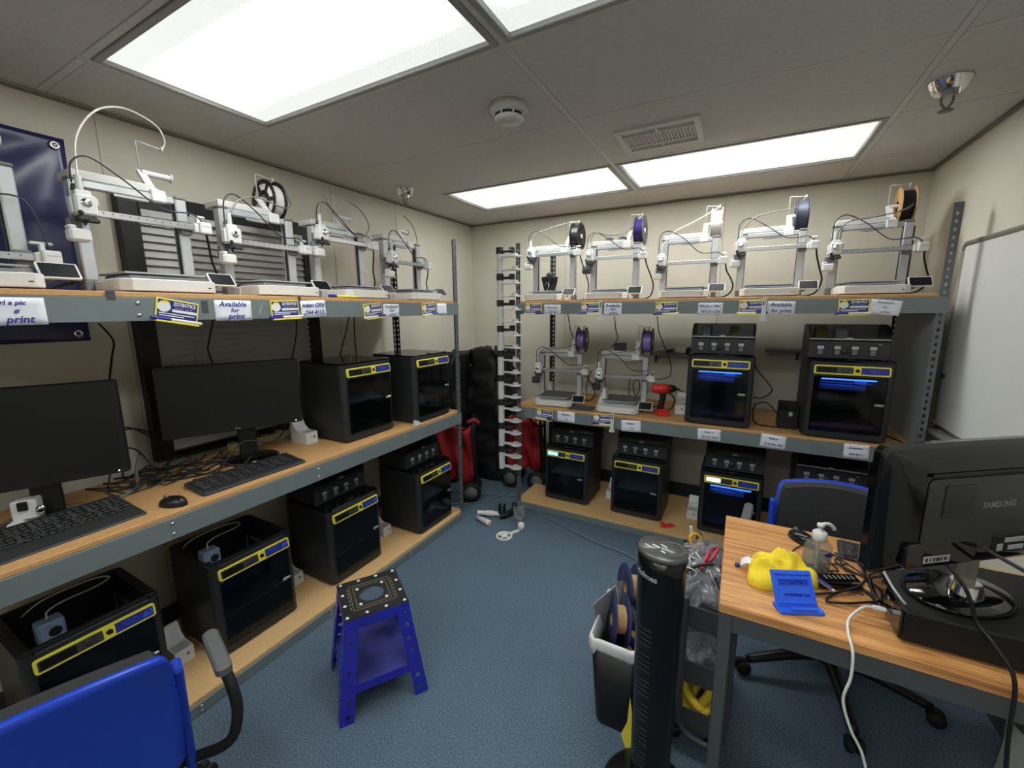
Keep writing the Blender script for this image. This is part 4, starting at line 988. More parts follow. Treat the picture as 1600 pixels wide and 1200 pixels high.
# ================================================================== corner: black bags, red wagons, white tower
bagm = M('black_nylon', (20,20,22), 0.62, var=0.25, scale=7, bump=0.25, bscale=28)
def bag(label, x, y, w_, d, h, seed):
    random.seed(seed); ph = [random.uniform(0,6) for _ in range(8)]
    q = MB()
    def f(u, v):
        a = u*2*PI; ca, sa = math.cos(a), math.sin(a); e = .45
        s = (1-.06*math.sin(v*7+ph[0]) - .05*math.sin(v*13+ph[1]))*(1 if v < .95 else 1-((v-.95)/.05)**2*.9)
        wr = 1+.06*math.sin(a*5+v*9+ph[2])+.05*math.sin(a*9-v*21+ph[3])+.03*math.sin(v*41+a*4+ph[4])+.02*math.sin(v*73-a*7)
        X = math.copysign(abs(ca)**e, ca)*w_/2*s*wr; Y = math.copysign(abs(sa)**e, sa)*d/2*s*wr
        return (X+.012*math.sin(v*5+ph[5]), Y, max(0, h*min(v/.95,1)+.02*math.sin(a*3+ph[6])*v + (.012*math.sin(a*7+ph[7]) if v > .8 else 0)))
    q.grid(f, 64, 60)
    t = thing('equipment_bag', label, 'bag', (x,y,0), group='tall black bags in the corner')
    q.build('cover', bagm, t)
    q = MB(); q.tube([(w_*.47,-d*.1,h*.95),(w_*.54,-d*.14,h*.88),(w_*.53,-d*.12,h*.72)], .010, 6, 5); q.build('carry_strap', matblack, t)
bag('taller black nylon bag standing beside the white plastic tower', .415, -.32, .36, .34, 1.17, 3)
bag('narrower black nylon bag against the left wall behind the shelf post', .125, -.52, .19, .36, 1.13, 5)
wagr = M('wagon_red_fabric', (150,24,30), 0.7, var=0.2, scale=9, bump=0.2, bscale=60)
def wagon(label, x, y, rz, h=.66, L=.34, D=.16):
    t = thing('folded_wagon', label, 'wagon', (x,y,0), rz, 'folded red wagons')
    q = MB(); random.seed(int(x*100))
    p0 = random.uniform(0,5)
    for s in (-1,1):
        q.grid(lambda u, v: ((u-.5)*L*(1-.15*v*u), s*(D*.28+.02*math.sin(v*9+u*6+p0+s)+.016*math.sin(u*19+v*5)), .16+v*(h-.18)*(1-.10*u)+.02*math.sin(u*11+p0)), 18, 18)
    q.build('fabric', wagr, t, solid=.003)
    q = MB()
    for sx in (-1,1):
        for sy in (-1,1):
            q.tube([(sx*L*.5,sy*D*.42,.10),(sx*L*.48,sy*D*.42,h)], .010, 7, 1)
    q.tube([(-L*.5,-D*.42,.12),(L*.5,D*.42,h*.9)], .008, 7, 1); q.tube([(-L*.5,D*.42,.12),(L*.5,-D*.42,h*.9)], .008, 7, 1)
    q.build('frame', matblack, t)
    q = MB(); q.tube([(L*.5,-D*.3,.15),(L*.54,-D*.5,.45),(L*.52,-D*.55,h*.97)], .009, 7, 4); q.build('pull_bar', black, t)
    MB().tube([(L*.36,-D*.6,h),(L*.52,-D*.62,h+.02),(L*.62,-D*.55,h-.01)], .014, 8, 4).build('pull_grip', M('grip_red',(160,40,48),.5), t)
    for sx in (-1,1):
        for sy in (-1,1):
            w0 = MB(); w0.lathe([(.055,-.018),(.080,-.016),(.084,0),(.080,.016),(.055,.018),(.055,-.018)], (sx*L*.40,sy*(D*.5+.012),.084), 24, 'y', cap=False); wh = w0.build('wheel', matblack, t)
            w1_ = MB(); w1_.lathe([(.001,-.012),(.056,-.010),(.056,.010),(.001,.012)], (sx*L*.40,sy*(D*.5+.012),.084), 20, 'y'); w1_.build('wheel_hub', mgrey, wh)
wagon('folded red wagon with black frame leaning behind the end post of the left shelves', .40, -.93, .55)
wagon('folded red wagon behind the lower end of the white plastic tower', .80, -.42, .15, .62, .30)
t = thing('spool_tower', 'tall tower of white arms and black clamps fixed to the shelf post', 'tower', (0,0,0))
tx, ty, px_ = .825, -.885, .945
for k in range(9):
    za = 1.878-.181*k; zc = za-.088
    MB().cyl((tx,ty,zc-.022),(tx,ty,za+.022),.0235,seg=18).build('column_segment', white, t)
    for z in (za, zc):
        q = MB(); q.T = Matrix.Translation((px_,ty,z))
        q.prism([(.045*math.cos(a),.040*math.sin(a)) for a in (2*PI*i/20 for i in range(20))], -.005, .005, .001)
        q.prism([(-.125,-.012),(-.03,-.022),(-.03,.022),(-.125,.012)], -.004, .004, .001)
        ap = q.build('arm_plate', white, t)
        q = MB(); q.T = Matrix.Translation((px_,ty,z)); q.cyl((0,0,.004),(0,0,.020),.020,seg=16); q.build('hub', offwhite, ap)
    z = za+.045
    q = MB(); q.cyl((tx,ty,z-.022),(tx,ty,z+.022),.0262,seg=18); q.tube([(tx,ty,z+.004),(tx+.035,ty-.002,z-.006),(tx+.07,ty,z-.006),(tx+.088,ty+.02,z+.004)], .010, 7, 4); q.box((.905,-.855,z+.004),(.034,.036,.040),.004); q.build('clamp', M('clamp_black',(34,33,33),.5), t)
# loose printed pieces on the carpet
def loose(name, label, cat, loc, rz, parts, group=None):
    t = thing(name, label, cat, loc, rz, group)
    for nm, mt, mk in parts:
        q = MB(); mk(q); q.build(nm, mt, t)
    return t
loose('pipe_fitting', 'longer white plastic pipe with a collar lying on the carpet beside the black clamp', 'pipe', (.81,-1.065,.022), .35,
   [('tube', white, lambda q: q.cyl((-.085,0,0),(.085,0,0),.017,seg=18)), ('collar', white, lambda q: q.cyl((-.02,0,0),(.04,0,0),.021,seg=18))])
loose('pipe_fitting', 'shorter white plastic pipe lying open towards the camera on the carpet', 'pipe', (.825,-1.17,.021), -.25,
   [('tube', white, lambda q: q.lathe([(.013,.07),(.017,.07),(.017,-.06),(.001,-.06)], (0,0,0), 18, 'x')), ('collar', white, lambda q: q.lathe([(.014,.072),(.020,.072),(.020,.02),(.016,.02)], (0,0,0), 18, 'x', cap=False)), ('bore', mgrey, lambda q: q.lathe([(.001,.06),(.0135,.06)], (0,0,0), 14, 'x'))])
loose('clamp_piece', 'black plastic clamp piece standing on the carpet by the post foot', 'clamp', (.925,-1.01,0), .3,
   [('bar', black, lambda q: (q.tube([(-.03,-.05,.022),(.01,-.02,.022),(.05,.05,.03)], .020, 8, 4), )), ('jaw', black, lambda q: (q.box((-.045,-.005,.06),(.014,.05,.075),.003), q.box((-.012,-.005,.06),(.014,.05,.075),.003), q.box((.055,.05,.055),(.04,.03,.06),.004)))])
def crank(q):
    q.lathe([(.043,0),(.056,0),(.056,.010),(.043,.010),(.043,0)], seg=28, cap=False); q.lathe([(.001,0),(.022,0),(.022,.018),(.001,.018)], seg=20)
    for k in range(4):
        a = k*PI/2+.4; q.box((0,0,0),(.001,.001,.001)) if False else None
        Tm = q.T; q.T = Tm @ Rz(a); q.box((.032,0,.005),(.030,.014,.008),.001); q.T = Tm
    q.prism([(.05,-.014),(.13,-.010),(.13,.010),(.05,.014)], .0, .010, .001); q.lathe([(.020,0),(.023,0),(.023,.05),(.017,.05),(.017,.01)], (.145,0,0), 18)
loose('spoked_arm', 'white spoked wheel arm with an upright socket lying on the carpet', 'printed part', (1.055,-1.265,0), 1.13, [('body', white, crank)])
t = thing('plastic_bag', 'small clear plastic bag of parts leaning at the shelf post foot', 'plastic bag', (1.04,-1.02,0), .5)
clear = glass('clear_film', (200,200,202), .74, .08, .8)
random.seed(4)
q = MB(); q.grid(lambda u, v: ((u-.5)*.085*(1-.25*(1-v)), -.03-.02*v+.012*math.sin(u*9+v*7), .135*v), 10, 12); q.grid(lambda u, v: ((u-.5)*.085*(1-.25*(1-v)), .01-.05*v+.012*math.sin(u*7-v*9), .135*v+.002), 10, 12); q.build('film', clear, t)
MB().box((0,-.012,.018),(.05,.03,.036),.01).box((.01,-.022,.062),(.02,.018,.035),.008).build('contents', M('part_grey',(150,150,150),.4), t)
cable('grey cable running on the carpet from the left shelves past the post', [(.30,-.86,.006),(.60,-.77,.006),(.80,-.69,.006),(.95,-.71,.006),(1.12,-.86,.006),(1.36,-.95,.006),(1.62,-1.05,.006),(1.85,-1.10,.006),(2.0,-1.2,.006)], .0062, cableg)
cable('grey cable curving on the carpet up to the bottom back shelf', [(.44,-1.06,.006),(.62,-.93,.006),(.70,-.78,.006),(.74,-.62,.006),(.80,-.40,.006),(.86,-.25,.006),(.95,-.17,.03)], .0062, cableg)
# ================================================================== perforated blue step stool
bluest = M('stool_blue_paint', (44,48,172), 0.32, 0.2, var=0.08, scale=14)
wornb = M('stool_tray_worn', (70,74,150), 0.38, 0.4, var=0.30, scale=9)
t = thing('step_stool', 'blue perforated metal stool with a black studded top on the carpet', 'stool', (1.128,-2.468,0), math.radians(57))
ht, hb, zt_ = .1175, .166, .385
for sx in (-1,1):
    for sy in (-1,1):
        q = MB()
        Pb = Vector((sx*hb, sy*hb, 0)); Pt = Vector((sx*ht, sy*ht, zt_-.004)); L = (Pt-Pb).length; zd = (Pt-Pb)/L
        for xd in (Vector((-sx,0,0)), Vector((0,-sy,0))):
            yd = zd.cross(xd)
            q.T = Matrix(((xd.x,yd.x,zd.x,Pb.x),(xd.y,yd.y,zd.y,Pb.y),(xd.z,yd.z,zd.z,Pb.z),(0,0,0,1)))
            q.strip(.050, L, .0545, .0095, .0095)
        q.build('leg', bluest, t, solid=.003)
for a in range(4):
    ap = MB(); ap.T = Rz(a*PI/2)
    ap.box((0,-ht-.001,zt_-.020),(2*ht+.006,.003,.040),.0008)
    h = ht+(hb-ht)*(1-.115/zt_)
    ap.build('top_apron', bluest, t); ap = MB(); ap.T = Rz(a*PI/2)
    ap.box((0,-h+.004,.118),(2*h-.006,.003,.036),.0008)
    ap.build('lower_apron', bluest, t)
h = ht+(hb-ht)*(1-.13/zt_)
MB().box((0,0,.134),(2*h-.012,2*h-.012,.003),.0008).build('lower_tray', wornb, t)
# top plate with a round opening
q = MB(); n = 32; o_ = []; i_ = []
for k in range(n):
    a = 2*PI*k/n; c, s = math.cos(a), math.sin(a); m_ = max(abs(c),abs(s)); o_.append((c/m_*.1195, s/m_*.1195)); i_.append((c*.047, s*.047))
vs = []; F = []
for z in (zt_+.0, zt_+.004): vs += [(p[0],p[1],z) for p in o_] + [(p[0],p[1],z) for p in i_]
for k in range(n):
    j = (k+1)%n; F += [[2*n+k,2*n+j,3*n+j,3*n+k],[k,n+k,n+j,j],[k,j,2*n+j,2*n+k],[n+k,3*n+k,3*n+j,n+j]]
q._add(vs, F); q.build('top_plate', M('stool_top_black',(26,26,27),.5,var=.2), t)
studs = [(-.106+k*.0707, sy*.106) for k in range(4) for sy in (-1,1)] + [(sx*.106, y) for sx in (-1,1) for y in (-.035,.035)] + [(sx*.049, sy*.049) for sx in (-1,1) for sy in (-1,1)]
for x, y in studs: MB().lathe([(.001,.003),(.005,.0022),(.0066,0)], (x,y,zt_+.004), 12).build('stud', printw, t)
q = MB()
for hw in (.078,.064):
    for s in (-1,1): q.box((0,s*hw,zt_+.0043),(2*hw,.0022,.0006),.0001); q.box((s*hw,0,zt_+.0043),(.0022,2*hw,.0006),.0001)
for s in (-1,1):
    for k in range(6): q.box((s*.086,-.06+k*.024,zt_+.0043),(.004,.012,.0006),.0001)
q.build('scribed_lines', M('scribe_tan',(120,112,92),.6), t)['kind'] = 'stuff'
# ================================================================== office chairs
chairb = M('chair_blue_plastic', (28,62,178), 0.34, var=0.05)
padg = M('arm_pad_grey', (88,88,90), 0.5, var=0.06)
clothb = M('chair_cloth_black', (38,38,40), 0.85, var=0.2, scale=200)
def back_fn(w_, z0, z1, off, wrap=.055, taper=.10):
    def f(u, v):
        s = (u-.5)*2; wv = w_/2*(1-taper*v*.0+.03*math.sin(v*PI)); r = 1-max(0,(v-.90)/.10)**2*.05 - max(0,(.10-v)/.10)**2*.12
        x = s*wv*r; z = z0+(z1-z0)*v + .030*(1-s*s)*v**3 - .012*(1-s*s)*(1-v)**3
        y = off - wrap*s*s*(.55+.45*(1-v)) + .05*v*v - .03*v*(1-v)
        return (x, y, z)
    return f
def office_chair(label, loc, rotz, zt=.775):
    t = thing('office_chair', label, 'chair', loc, rotz, 'blue office chairs')
    MB().grid(back_fn(.455,.40,zt-.035,.215), 24, 20).build('back_shell', chairb, t, solid=.014)
    f0 = back_fn(.432,.43,zt-.042,.194); f1 = back_fn(.420,.435,zt-.048,.150)
    q = MB(); q.grid(f0, 18, 14); q.grid(lambda u, v: f1(1-u, v), 18, 14)
    for a0, fn in ((0,lambda s: (s,0)),(1,lambda s: (1,s)),(2,lambda s: (1-s,1)),(3,lambda s: (0,1-s))):
        q.grid(lambda s, k: tuple(Vector(f0(*fn(s)))*(1-k)+Vector(f1(*fn(s)))*k), 16, 1)
    q.build('back_cushion', clothb, t)
    q = MB(); q.prism(rr(.44,.42,.07,6,cy=-.02), .375, .445, .016); q.build('seat_cushion', clothb, t)
    q = MB(); q.prism(rr(.42,.40,.07,6,cy=-.02), .355, .378, .006); q.build('seat_shell', chairb, t)
    for s in (-1,1):
        q = MB(); q.T = Matrix.Translation((s*.243,.120,.500)) @ Matrix.Rotation(math.radians(-8),4,'X'); q.box((0,0,0),(.022,.050,.34),.006); q.build('side_bracket', chairb, t)
    q = MB(); q.box((0,0,.335),(.20,.26,.04),.008); q.tube([(0,.10,.335),(0,.22,.345),(0,.262,.42),(0,.255,.55)], .022, 8, 4); q.build('tilt_bracket', black, t)
    MB().box((.10,.243,.475),(.03,.006,.06),.002).build('shell_slot', black, t)
    q = MB(); q.cyl((0,0,.32),(0,0,.18),.024,seg=14); q.cyl((0,0,.20),(0,0,.075),.034,.038,seg=14); q.build('gas_column', matblack, t)
    for k in range(5):
        a = math.radians(-78+72*k) ; q = MB(); q.T = Rz(a)
        q.tube([(.02,0,.105),(.16,0,.092),(.315,0,.062)], lambda u: .026-.010*u, 8, 4); lg = q.build('base_leg', black, t)
        q = MB(); q.T = Rz(a)
        for s in (-1,1): q.lathe([(.001,-.008),(.025,-.008),(.028,0),(.025,.008),(.001,.008)], (.33,s*.016,.028), 18, 'y')
        q.box((.326,0,.050),(.030,.014,.024),.005); q.build('caster', matblack, lg)
    for s in (-1,1):
        q = MB(); q.T = Matrix.Translation((s*.332,.075,.600)); q.prism(rr(.038,.19,.018,5), -.015, .015, .006); pd = q.build('arm_pad', padg, t)
        MB().tube([(s*.330,.13,.605),(s*.340,.17,.56),(s*.343,.185,.48),(s*.318,.17,.40),(s*.24,.10,.355),(s*.08,.03,.34)], .0135, 9, 5).build('arm_tube', matblack, pd)
    return t
c1 = office_chair('blue and black office chair seen from behind at the bottom left corner', (1.012,-3.340,0), math.radians(-105.6), .800)
office_chair('blue office chair with black back cushion tucked behind the wooden desk', (2.770,-1.585,0), -.09, .765)
# ================================================================== desk and what stands on it
def woodmat():
    m = M('oak_laminate', (196,140,82), 0.42, var=0.0); nt = m.node_tree; n = nt.nodes; l = nt.links; b = n['Principled BSDF']
    tc = n.new('ShaderNodeTexCoord'); mp = n.new('ShaderNodeMapping'); l.new(tc.outputs['Object'], mp.inputs[0]); mp.inputs['Scale'].default_value = (1.3, 26, 26)
    a = n.new('ShaderNodeTexNoise'); a.inputs['Scale'].default_value = 3.2; a.inputs['Detail'].default_value = 6; a.inputs['Distortion'].default_value = .7; l.new(mp.outputs[0], a.inputs['Vector'])
    r = n.new('ShaderNodeValToRGB'); l.new(a.outputs['Fac'], r.inputs[0])
    e = r.color_ramp.elements; e[0].position = .34; e[0].color = rgb((160,104,56)); e[1].position = .62; e[1].color = rgb((206,152,94))
    l.new(r.outputs[0], b.inputs['Base Color']); return m
oak = woodmat()
deskg = M('desk_grey_metal', (86,90,92), 0.45, 0.2, var=0.05)
t = thing('desk', 'oak laminate desk with grey metal frame at the right', 'desk', (2.362,-2.322,0))
DW, DD, DH = .885, .585, .69
MB().box((DW/2,DD/2,DH-.014),(DW,DD,.028),.003).build('desk_top', oak, t)
q = MB(); q.box((DW/2,.014,DH-.028-.030),(DW-.006,.003,.060),.001); q.box((DW/2,.022,DH-.028-.059),(DW-.006,.018,.003),.001); q.build('front_apron', deskg, t)
MB().box((DW/2,DD-.02,DH-.068),(DW-.006,.003,.080),.001).build('rear_apron', deskg, t)
for x in (.004,DW-.004): MB().box((x,DD/2,DH-.068),(.003,DD-.05,.080),.001).build('side_apron', deskg, t)
for x in (.020,DW-.020):
    for y in (.022,DD-.028):
        q = MB(); q.box((x,y,(DH-.028)/2+.004),(.034,.034,DH-.036),.003); lg = q.build('leg', deskg, t)
        MB().cyl((x,y,0),(x,y,.010),.015,seg=10).build('foot', black, lg)
# desktop computer lying flat, monitor on it
t = thing('desktop_computer', 'flat black desktop computer lying on the desk under the big monitor', 'computer', (2.765,-2.268,DH), .02)
q = MB(); q.box((.20,.165,.046),(.40,.33,.080),.004); q.build('case', M('case_black',(22,22,23),.5,.2,var=.12,scale=120), t)
q = MB(); q.box((-.003,.165,.046),(.008,.325,.078),.003); q.build('front_panel', gloss, t)
MB().tube([(.006,.03,.0885),(.0,.10,.0885),(.0,.30,.0885)], .0035, 6, 1).build('silver_edge', lgrey, t)
q = MB()
for k in range(2): q.box((-.0075,.06+k*.03,.06),(.002,.014,.007),.0005)
q.build('front_port', mgrey, t)['kind'] = 'stuff'
q = MB()
for x in (.03,.37):
    for y in (.03,.30): q.cyl((x,y,0),(x,y,.007),.012,seg=10)
q.build('feet', black, t)['kind'] = 'stuff'
t = thing('large_monitor', 'large glossy black monitor seen from behind on the desk', 'monitor', (2.895,-2.115,DH+.086), math.radians(216.9))
zc = .253
q = MB(); q.T = Matrix.Translation((0,0,zc)) @ RX90 @ Matrix.Diagonal((1,1,-1,1))
q.prism(rr(.585,.325,.022,6), -.012, .014, .005); hs = q.build('housing', gloss, t)
q = MB(); q.T = Matrix.Translation((0,0,zc)) @ RX90
q.prism(rr(.545,.300,.004,2,0,.004), .0115, .0130); q.build('screen', M('panel_black'), hs)
# bulged back: rings shrinking towards +y
q = MB()
rings = [(.575,.315,.020,.010),(.56,.300,.03,.022),(.52,.268,.04,.036),(.455,.235,.045,.046),(.42,.210,.03,.050)]
vsr = []
for (a, b_, r_, y) in rings: vsr.append([(p[0], y, zc+p[1]-.004) for p in rr(a,b_,r_,6)])
N = len(vsr[0]); F = []
for k in range(len(rings)-1):
    for i in range(N): j = (i+1)%N; F.append([k*N+i,(k+1)*N+i,(k+1)*N+j,k*N+j])
F.append([(len(rings)-1)*N+i for i in range(N)][::-1])
q._add([p for r_ in vsr for p in r_], F, True); q.build('rear_shell', M('gloss_shell',(12,12,13),.10,var=.1), hs)
q = MB(); q.T = Matrix.Translation((0,.0495,zc-.002)) @ RX90 @ Matrix.Diagonal((1,1,-1,1)); q.prism(rr(.405,.190,.02,4), 0, .006, .002); rp = q.build('rear_panel', M('rear_panel_satin',(52,52,49),.4,var=.15,scale=160), hs)
q = MB(); q.box((0,.057,zc+.100),(.40,.010,.010),.003); q.build('vent_slot', matblack, rp)
BACK = Rz(PI) @ RX90
q = MB(); q.text('SAMSUNG', .021, (.0,.0562,zc+.018), BACK, bold=.02); q.build('lettering', M('letter_grey',(125,125,120),.5), rp)
q = MB(); q.T = Matrix.Translation((.118,.0555,zc+.035)) @ RX90 @ Matrix.Diagonal((1,1,-1,1)); q.frame(-.038,.038,-.001,.001,.002,-.04,.04) if False else q.prism(rr(.085,.080,.006,3), 0, .0022, .0006); q.build('mount_cover', M('cover_satin',(40,40,39),.4,var=.1), rp)
q = MB(); q.T = Matrix.Translation((.14,.042,zc-.098)) @ RX90 @ Matrix.Diagonal((1,1,-1,1)); q.prism(rr(.20,.062,.012,4), 0, .014, .003); pb = q.build('port_hump', gloss, hs)
q = MB(); q.box((.155,.0575,zc-.108),(.075,.001,.018),.0003); lb = q.build('serial_label', lgrey, hs)
q = MB()
for k, w_ in enumerate((.010,.004,.008,.014,.006,.010)): q.box((.183-k*.0105,.0583,zc-.108),(w_*.7,.0006,.009),.0001)
q.build('label_print', M('label_print',(40,40,40),.6), lb)['kind'] = 'stuff'
q = MB(); q.box((-.055,.054,zc-.085),(.11,.012,.045),.003); pr_ = q.build('port_recess', matblack, hs)
q = MB(); q.box((-.060,.0607,zc-.074),(.060,.002,.012),.0005); q.box((-.065,.0607,zc-.094),(.045,.002,.012),.0005); q.box((-.018,.0607,zc-.092),(.016,.002,.018),.0005); q.build('port', lgrey, pr_)
q = MB(); q.box((0,.02,.062),(.052,.020,.125),.006); q.build('clear_neck', M('neck_smoke',(120,116,104),.12,var=.1,spec=.7), t)
q = MB(); q.cyl((0,.025,.012),(0,.025,.045),.036,.030,seg=20); q.build('neck_collar', chrome, t)
q = MB(); q.T = Matrix.Translation((0,.01,0)) @ Matrix.Diagonal((1,.72,1,1)); q.lathe([(.001,0),(.124,0),(.128,.006),(.118,.013),(.05,.020),(.001,.020)], seg=48); q.build('stand_base', gloss, t)
cable('black power cord from the back of the large monitor over the computer', [(2.805,-2.165,DH+.225),(2.83,-2.215,DH+.215),(2.865,-2.25,DH+.17),(2.885,-2.26,DH+.11),(2.893,-2.27,DH+.093),(2.905,-2.30,DH+.08),(2.93,-2.335,DH+.03),(2.935,-2.345,DH-.10),(2.95,-2.345,DH-.30),(2.96,-2.34,.02)], .0042, cablem)
cable('grey video cable leaving the back ports of the large monitor', [(2.885,-2.135,DH+.255),(2.93,-2.19,DH+.24),(2.99,-2.22,DH+.215),(3.06,-2.20,DH+.17),(3.12,-2.12,DH+.10)], .0045, dgrey)
t = thing('charging_cable', 'white cable hanging from the desktop computer to the floor', 'cable')
MB().box((2.738,-2.19,DH+.030),(.030,.015,.010),.003).build('plug', white, t)
MB().tube([(2.725,-2.192,DH+.030),(2.70,-2.205,DH+.030),(2.665,-2.25,DH+.015),(2.655,-2.30,DH+.008),(2.660,-2.338,DH-.015),(2.662,-2.345,DH-.08),(2.654,-2.345,DH-.15),(2.675,-2.35,DH-.22),(2.705,-2.35,DH-.28),(2.722,-2.355,DH-.36),(2.715,-2.37,DH-.46),(2.73,-2.38,.10),(2.74,-2.39,.006)], .0034, 8, 7).build('cord', cablew, t)
# sanitiser bottle
t = thing('sanitiser_bottle', 'clear pump bottle of hand sanitiser beside the yellow cloth', 'bottle', (2.622,-2.015,DH), .5)
gel = glass('clear_bottle', (215,215,200), .86, .04, .9); 
q = MB(); prof = [(.036,.001),(.040,.006),(.041,.060),(.040,.088),(.030,.102),(.0165,.108),(.0165,.116)]
q.T = Matrix.Diagonal((1.0,.72,1,1)); q.lathe([(.001,.001)]+prof, seg=28); q.build('bottle', gel, t)
q = MB(); q.T = Matrix.Diagonal((1.0,.72,1,1)); q.lathe([(.001,.004),(.037,.006),(.0385,.058),(.001,.058)], seg=24); q.build('gel', glass('gel_fill',(225,225,200),.88,.1), t)
q = MB(); q.lathe([(.018,.108),(.0195,.110),(.0195,.132),(.015,.136),(.007,.136),(.006,.150),(.001,.150)], seg=20); q.build('pump_collar', white, t)
q = MB(); q.lathe([(.001,.150),(.010,.150),(.010,.160),(.001,.162)], seg=16); q.tube([(0,0,.157),(.02,0,.160),(.038,0,.150),(.043,0,.140)], .0055, 8, 4); q.build('pump_head', white, t)
MB().cyl((0,0,.01),(0,0,.108),.003).build('dip_tube', offwhite, t)
q = MB(); q.T = Matrix.Translation((.012,-.0302,.072)) @ RX90; q.prism([(.013*math.cos(k*PI/8),.007*math.sin(k*PI/8)) for k in range(16)], 0, .0008); q.build('blue_sticker', bluel, t)
# yellow cloth bundle
ycl = M('yellow_cloth', (232,205,52), 0.9, var=0.06, scale=120, bump=0.1, bscale=300)
t = thing('yellow_cloth', 'rumpled bright yellow cloth beside the blue name stand on the desk', 'cloth', (2.518,-2.115,DH), 0)
def cl(u, v):
    a = u*2*PI; p = v*PI/2
    R = (.080+.013*math.sin(2*a+.8)+.009*math.sin(5*a+1))*(math.cos(p)**.75)
    x = R*math.cos(a)*1.02; y = R*math.sin(a)*1.18
    rid = 0
    for th, c, w_, hh in ((.5,.030,.013,.016),(.9,-.020,.011,-.020),(2.2,.015,.012,.014),(2.6,-.045,.010,-.014),(1.5,.060,.014,.012),(-.3,.045,.012,-.012),(1.2,.012,.006,-.010)):
        d_ = x*math.cos(th)+y*math.sin(th)-c-.008*math.sin((x*math.sin(th)-y*math.cos(th))*40)
        rid += hh*math.exp(-(d_/w_)**2)
    z = .002+.054*math.sin(p)**.6*(1+.10*math.sin(2*a+.7)) + rid*min(1, math.sin(p)*2.2)
    if y < -.035: z *= .75
    return (x, y, max(z,.0015))
MB().grid(cl, 110, 44).build('bundle', ycl, t)
MB().grid(lambda u, v: (-.050+.105*u+.012*math.sin(v*6), -.070+.055*v, .004+.040*v*(1-.4*abs(u-.5))+.010*math.sin(u*8+v*5)), 16, 12).build('folded_flap', ycl, t, solid=.003)
q = MB(); q.grid(lambda u, v: (-.105+.045*u, -.008+.035*v-.012*u, .014+.020*math.sin(u*PI)+.004*v), 12, 4); q.build('white_care_tag', paper, t, solid=.0005)
MB().box((-.112,.008,.008),(.016,.012,.012),.003).build('blue_snap', bluel, t)
# blue printed name stand
bst = M('stand_blue_print', (42,96,226), 0.42, var=0.05)
t = thing('name_stand', 'bright blue printed stand with raised lettering at the desk front edge', 'stand', (2.553,-2.256,DH), math.radians(25))
MB().box((.004,.004,.005),(.116,.044,.010),.002).box((.010,-.012,.013),(.070,.010,.012),.002).build('foot', bst, t)
tilt = Matrix.Translation((0,.002,.006)) @ Matrix.Rotation(math.radians(-32),4,'X')
q = MB(); q.T = tilt; q.box((0,0,.050),(.108,.008,.094),.002); pl = q.build('plate', bst, t)
q = MB(); q.T = tilt; q.frame(-.052,.052,.012,.092,.007,-.0075,-.003); q.build('raised_rim', bst, pl)
sh_b = M('letter_deep_blue',(22,52,170),.45)
q = MB(); q.T = tilt; q.text('ZOTBOTICS', .0145, (0,-.0058,.066), RX90 @ Matrix.Diagonal((1,1.35,1,1)), ext=.0016, bold=.02); q.build('lettering', sh_b, pl)
q = MB(); q.T = tilt; q.text('3D PRINTER LAB', .009, (.004,-.0058,.034), RX90, ext=.0012); q.build('lettering', sh_b, pl)
# hub, mouse, keyboard, cables on the desk
t = thing('usb_hub', 'black multi-port hub with a row of pale sockets on the desk', 'hub', (2.668,-2.075,DH), .42)
MB().box((0,0,.014),(.115,.045,.028),.004).build('case', gloss, t)
for k in range(7):
    MB().box((-.034+k*.0125,.002,.0285),(.005,.018,.001),.0002).build('socket', mgrey, t)
t = thing('pen', 'thin blue and white pen leaning between the blue stand and the hub', 'pen', (2.615,-2.115,DH+.022), 0)
q = MB(); q.cyl((-.035,.03,.012),(.035,-.03,.0),.0035,seg=8); q.build('barrel', white, t); MB().cyl((-.02,.017,.0125),(.03,-.026,.004),.0038,seg=8).build('grip', bluel, t)
t = thing('computer_mouse', 'dark glossy mouse at the back edge of the wooden desk', 'mouse', (2.605,-1.825,DH), .6)
mouse_parts(t, M('mouse_gloss',(30,31,33),.15))
keyboard('dark keyboard on the wooden desk partly behind the large monitor', (2.895,-1.86,DH), math.radians(-6), .38, .115, .01, 4)
random.seed(21)
for k in range(7):
    p = []; x0 = 2.66+random.uniform(-.03,.05); y0 = -1.86-random.uniform(0,.06)
    for j in range(6):
        p.append((x0, y0, DH+.005+random.uniform(0,.018)*(j%2))); x0 = min(2.75, max(2.61, x0+random.uniform(-.05,.06))); y0 = max(-2.13, y0-random.uniform(.03,.065))
    o = MB().tube(p, .0026, 6, 6).build('cable', cablem); tag(o, 'loose black cable among the cables beside the hub on the wooden desk', 'cable', 'loose black cables on the desk')
cable('bundled black cable with a knot in front of the hub on the desk', [(2.60,-2.16,DH+.006),(2.66,-2.13,DH+.012),(2.71,-2.09,DH+.02),(2.725,-2.07,DH+.024),(2.70,-2.09,DH+.014),(2.64,-2.15,DH+.008),(2.63,-2.18,DH+.006),(2.67,-2.17,DH+.008),(2.72,-2.14,DH+.008),(2.75,-2.12,DH+.008)], .0034, cablem)
cable('thin black mouse cable running from the mouse to the bottle', [(2.60,-1.87,DH+.004),(2.57,-1.93,DH+.004),(2.60,-1.99,DH+.004),(2.66,-1.96,DH+.004),(2.72,-1.93,DH+.004)], .002, cablem)
t = thing('storage_bag', 'pale translucent bag of parts on the floor under the desk end', 'bag', (3.20,-1.93,0))
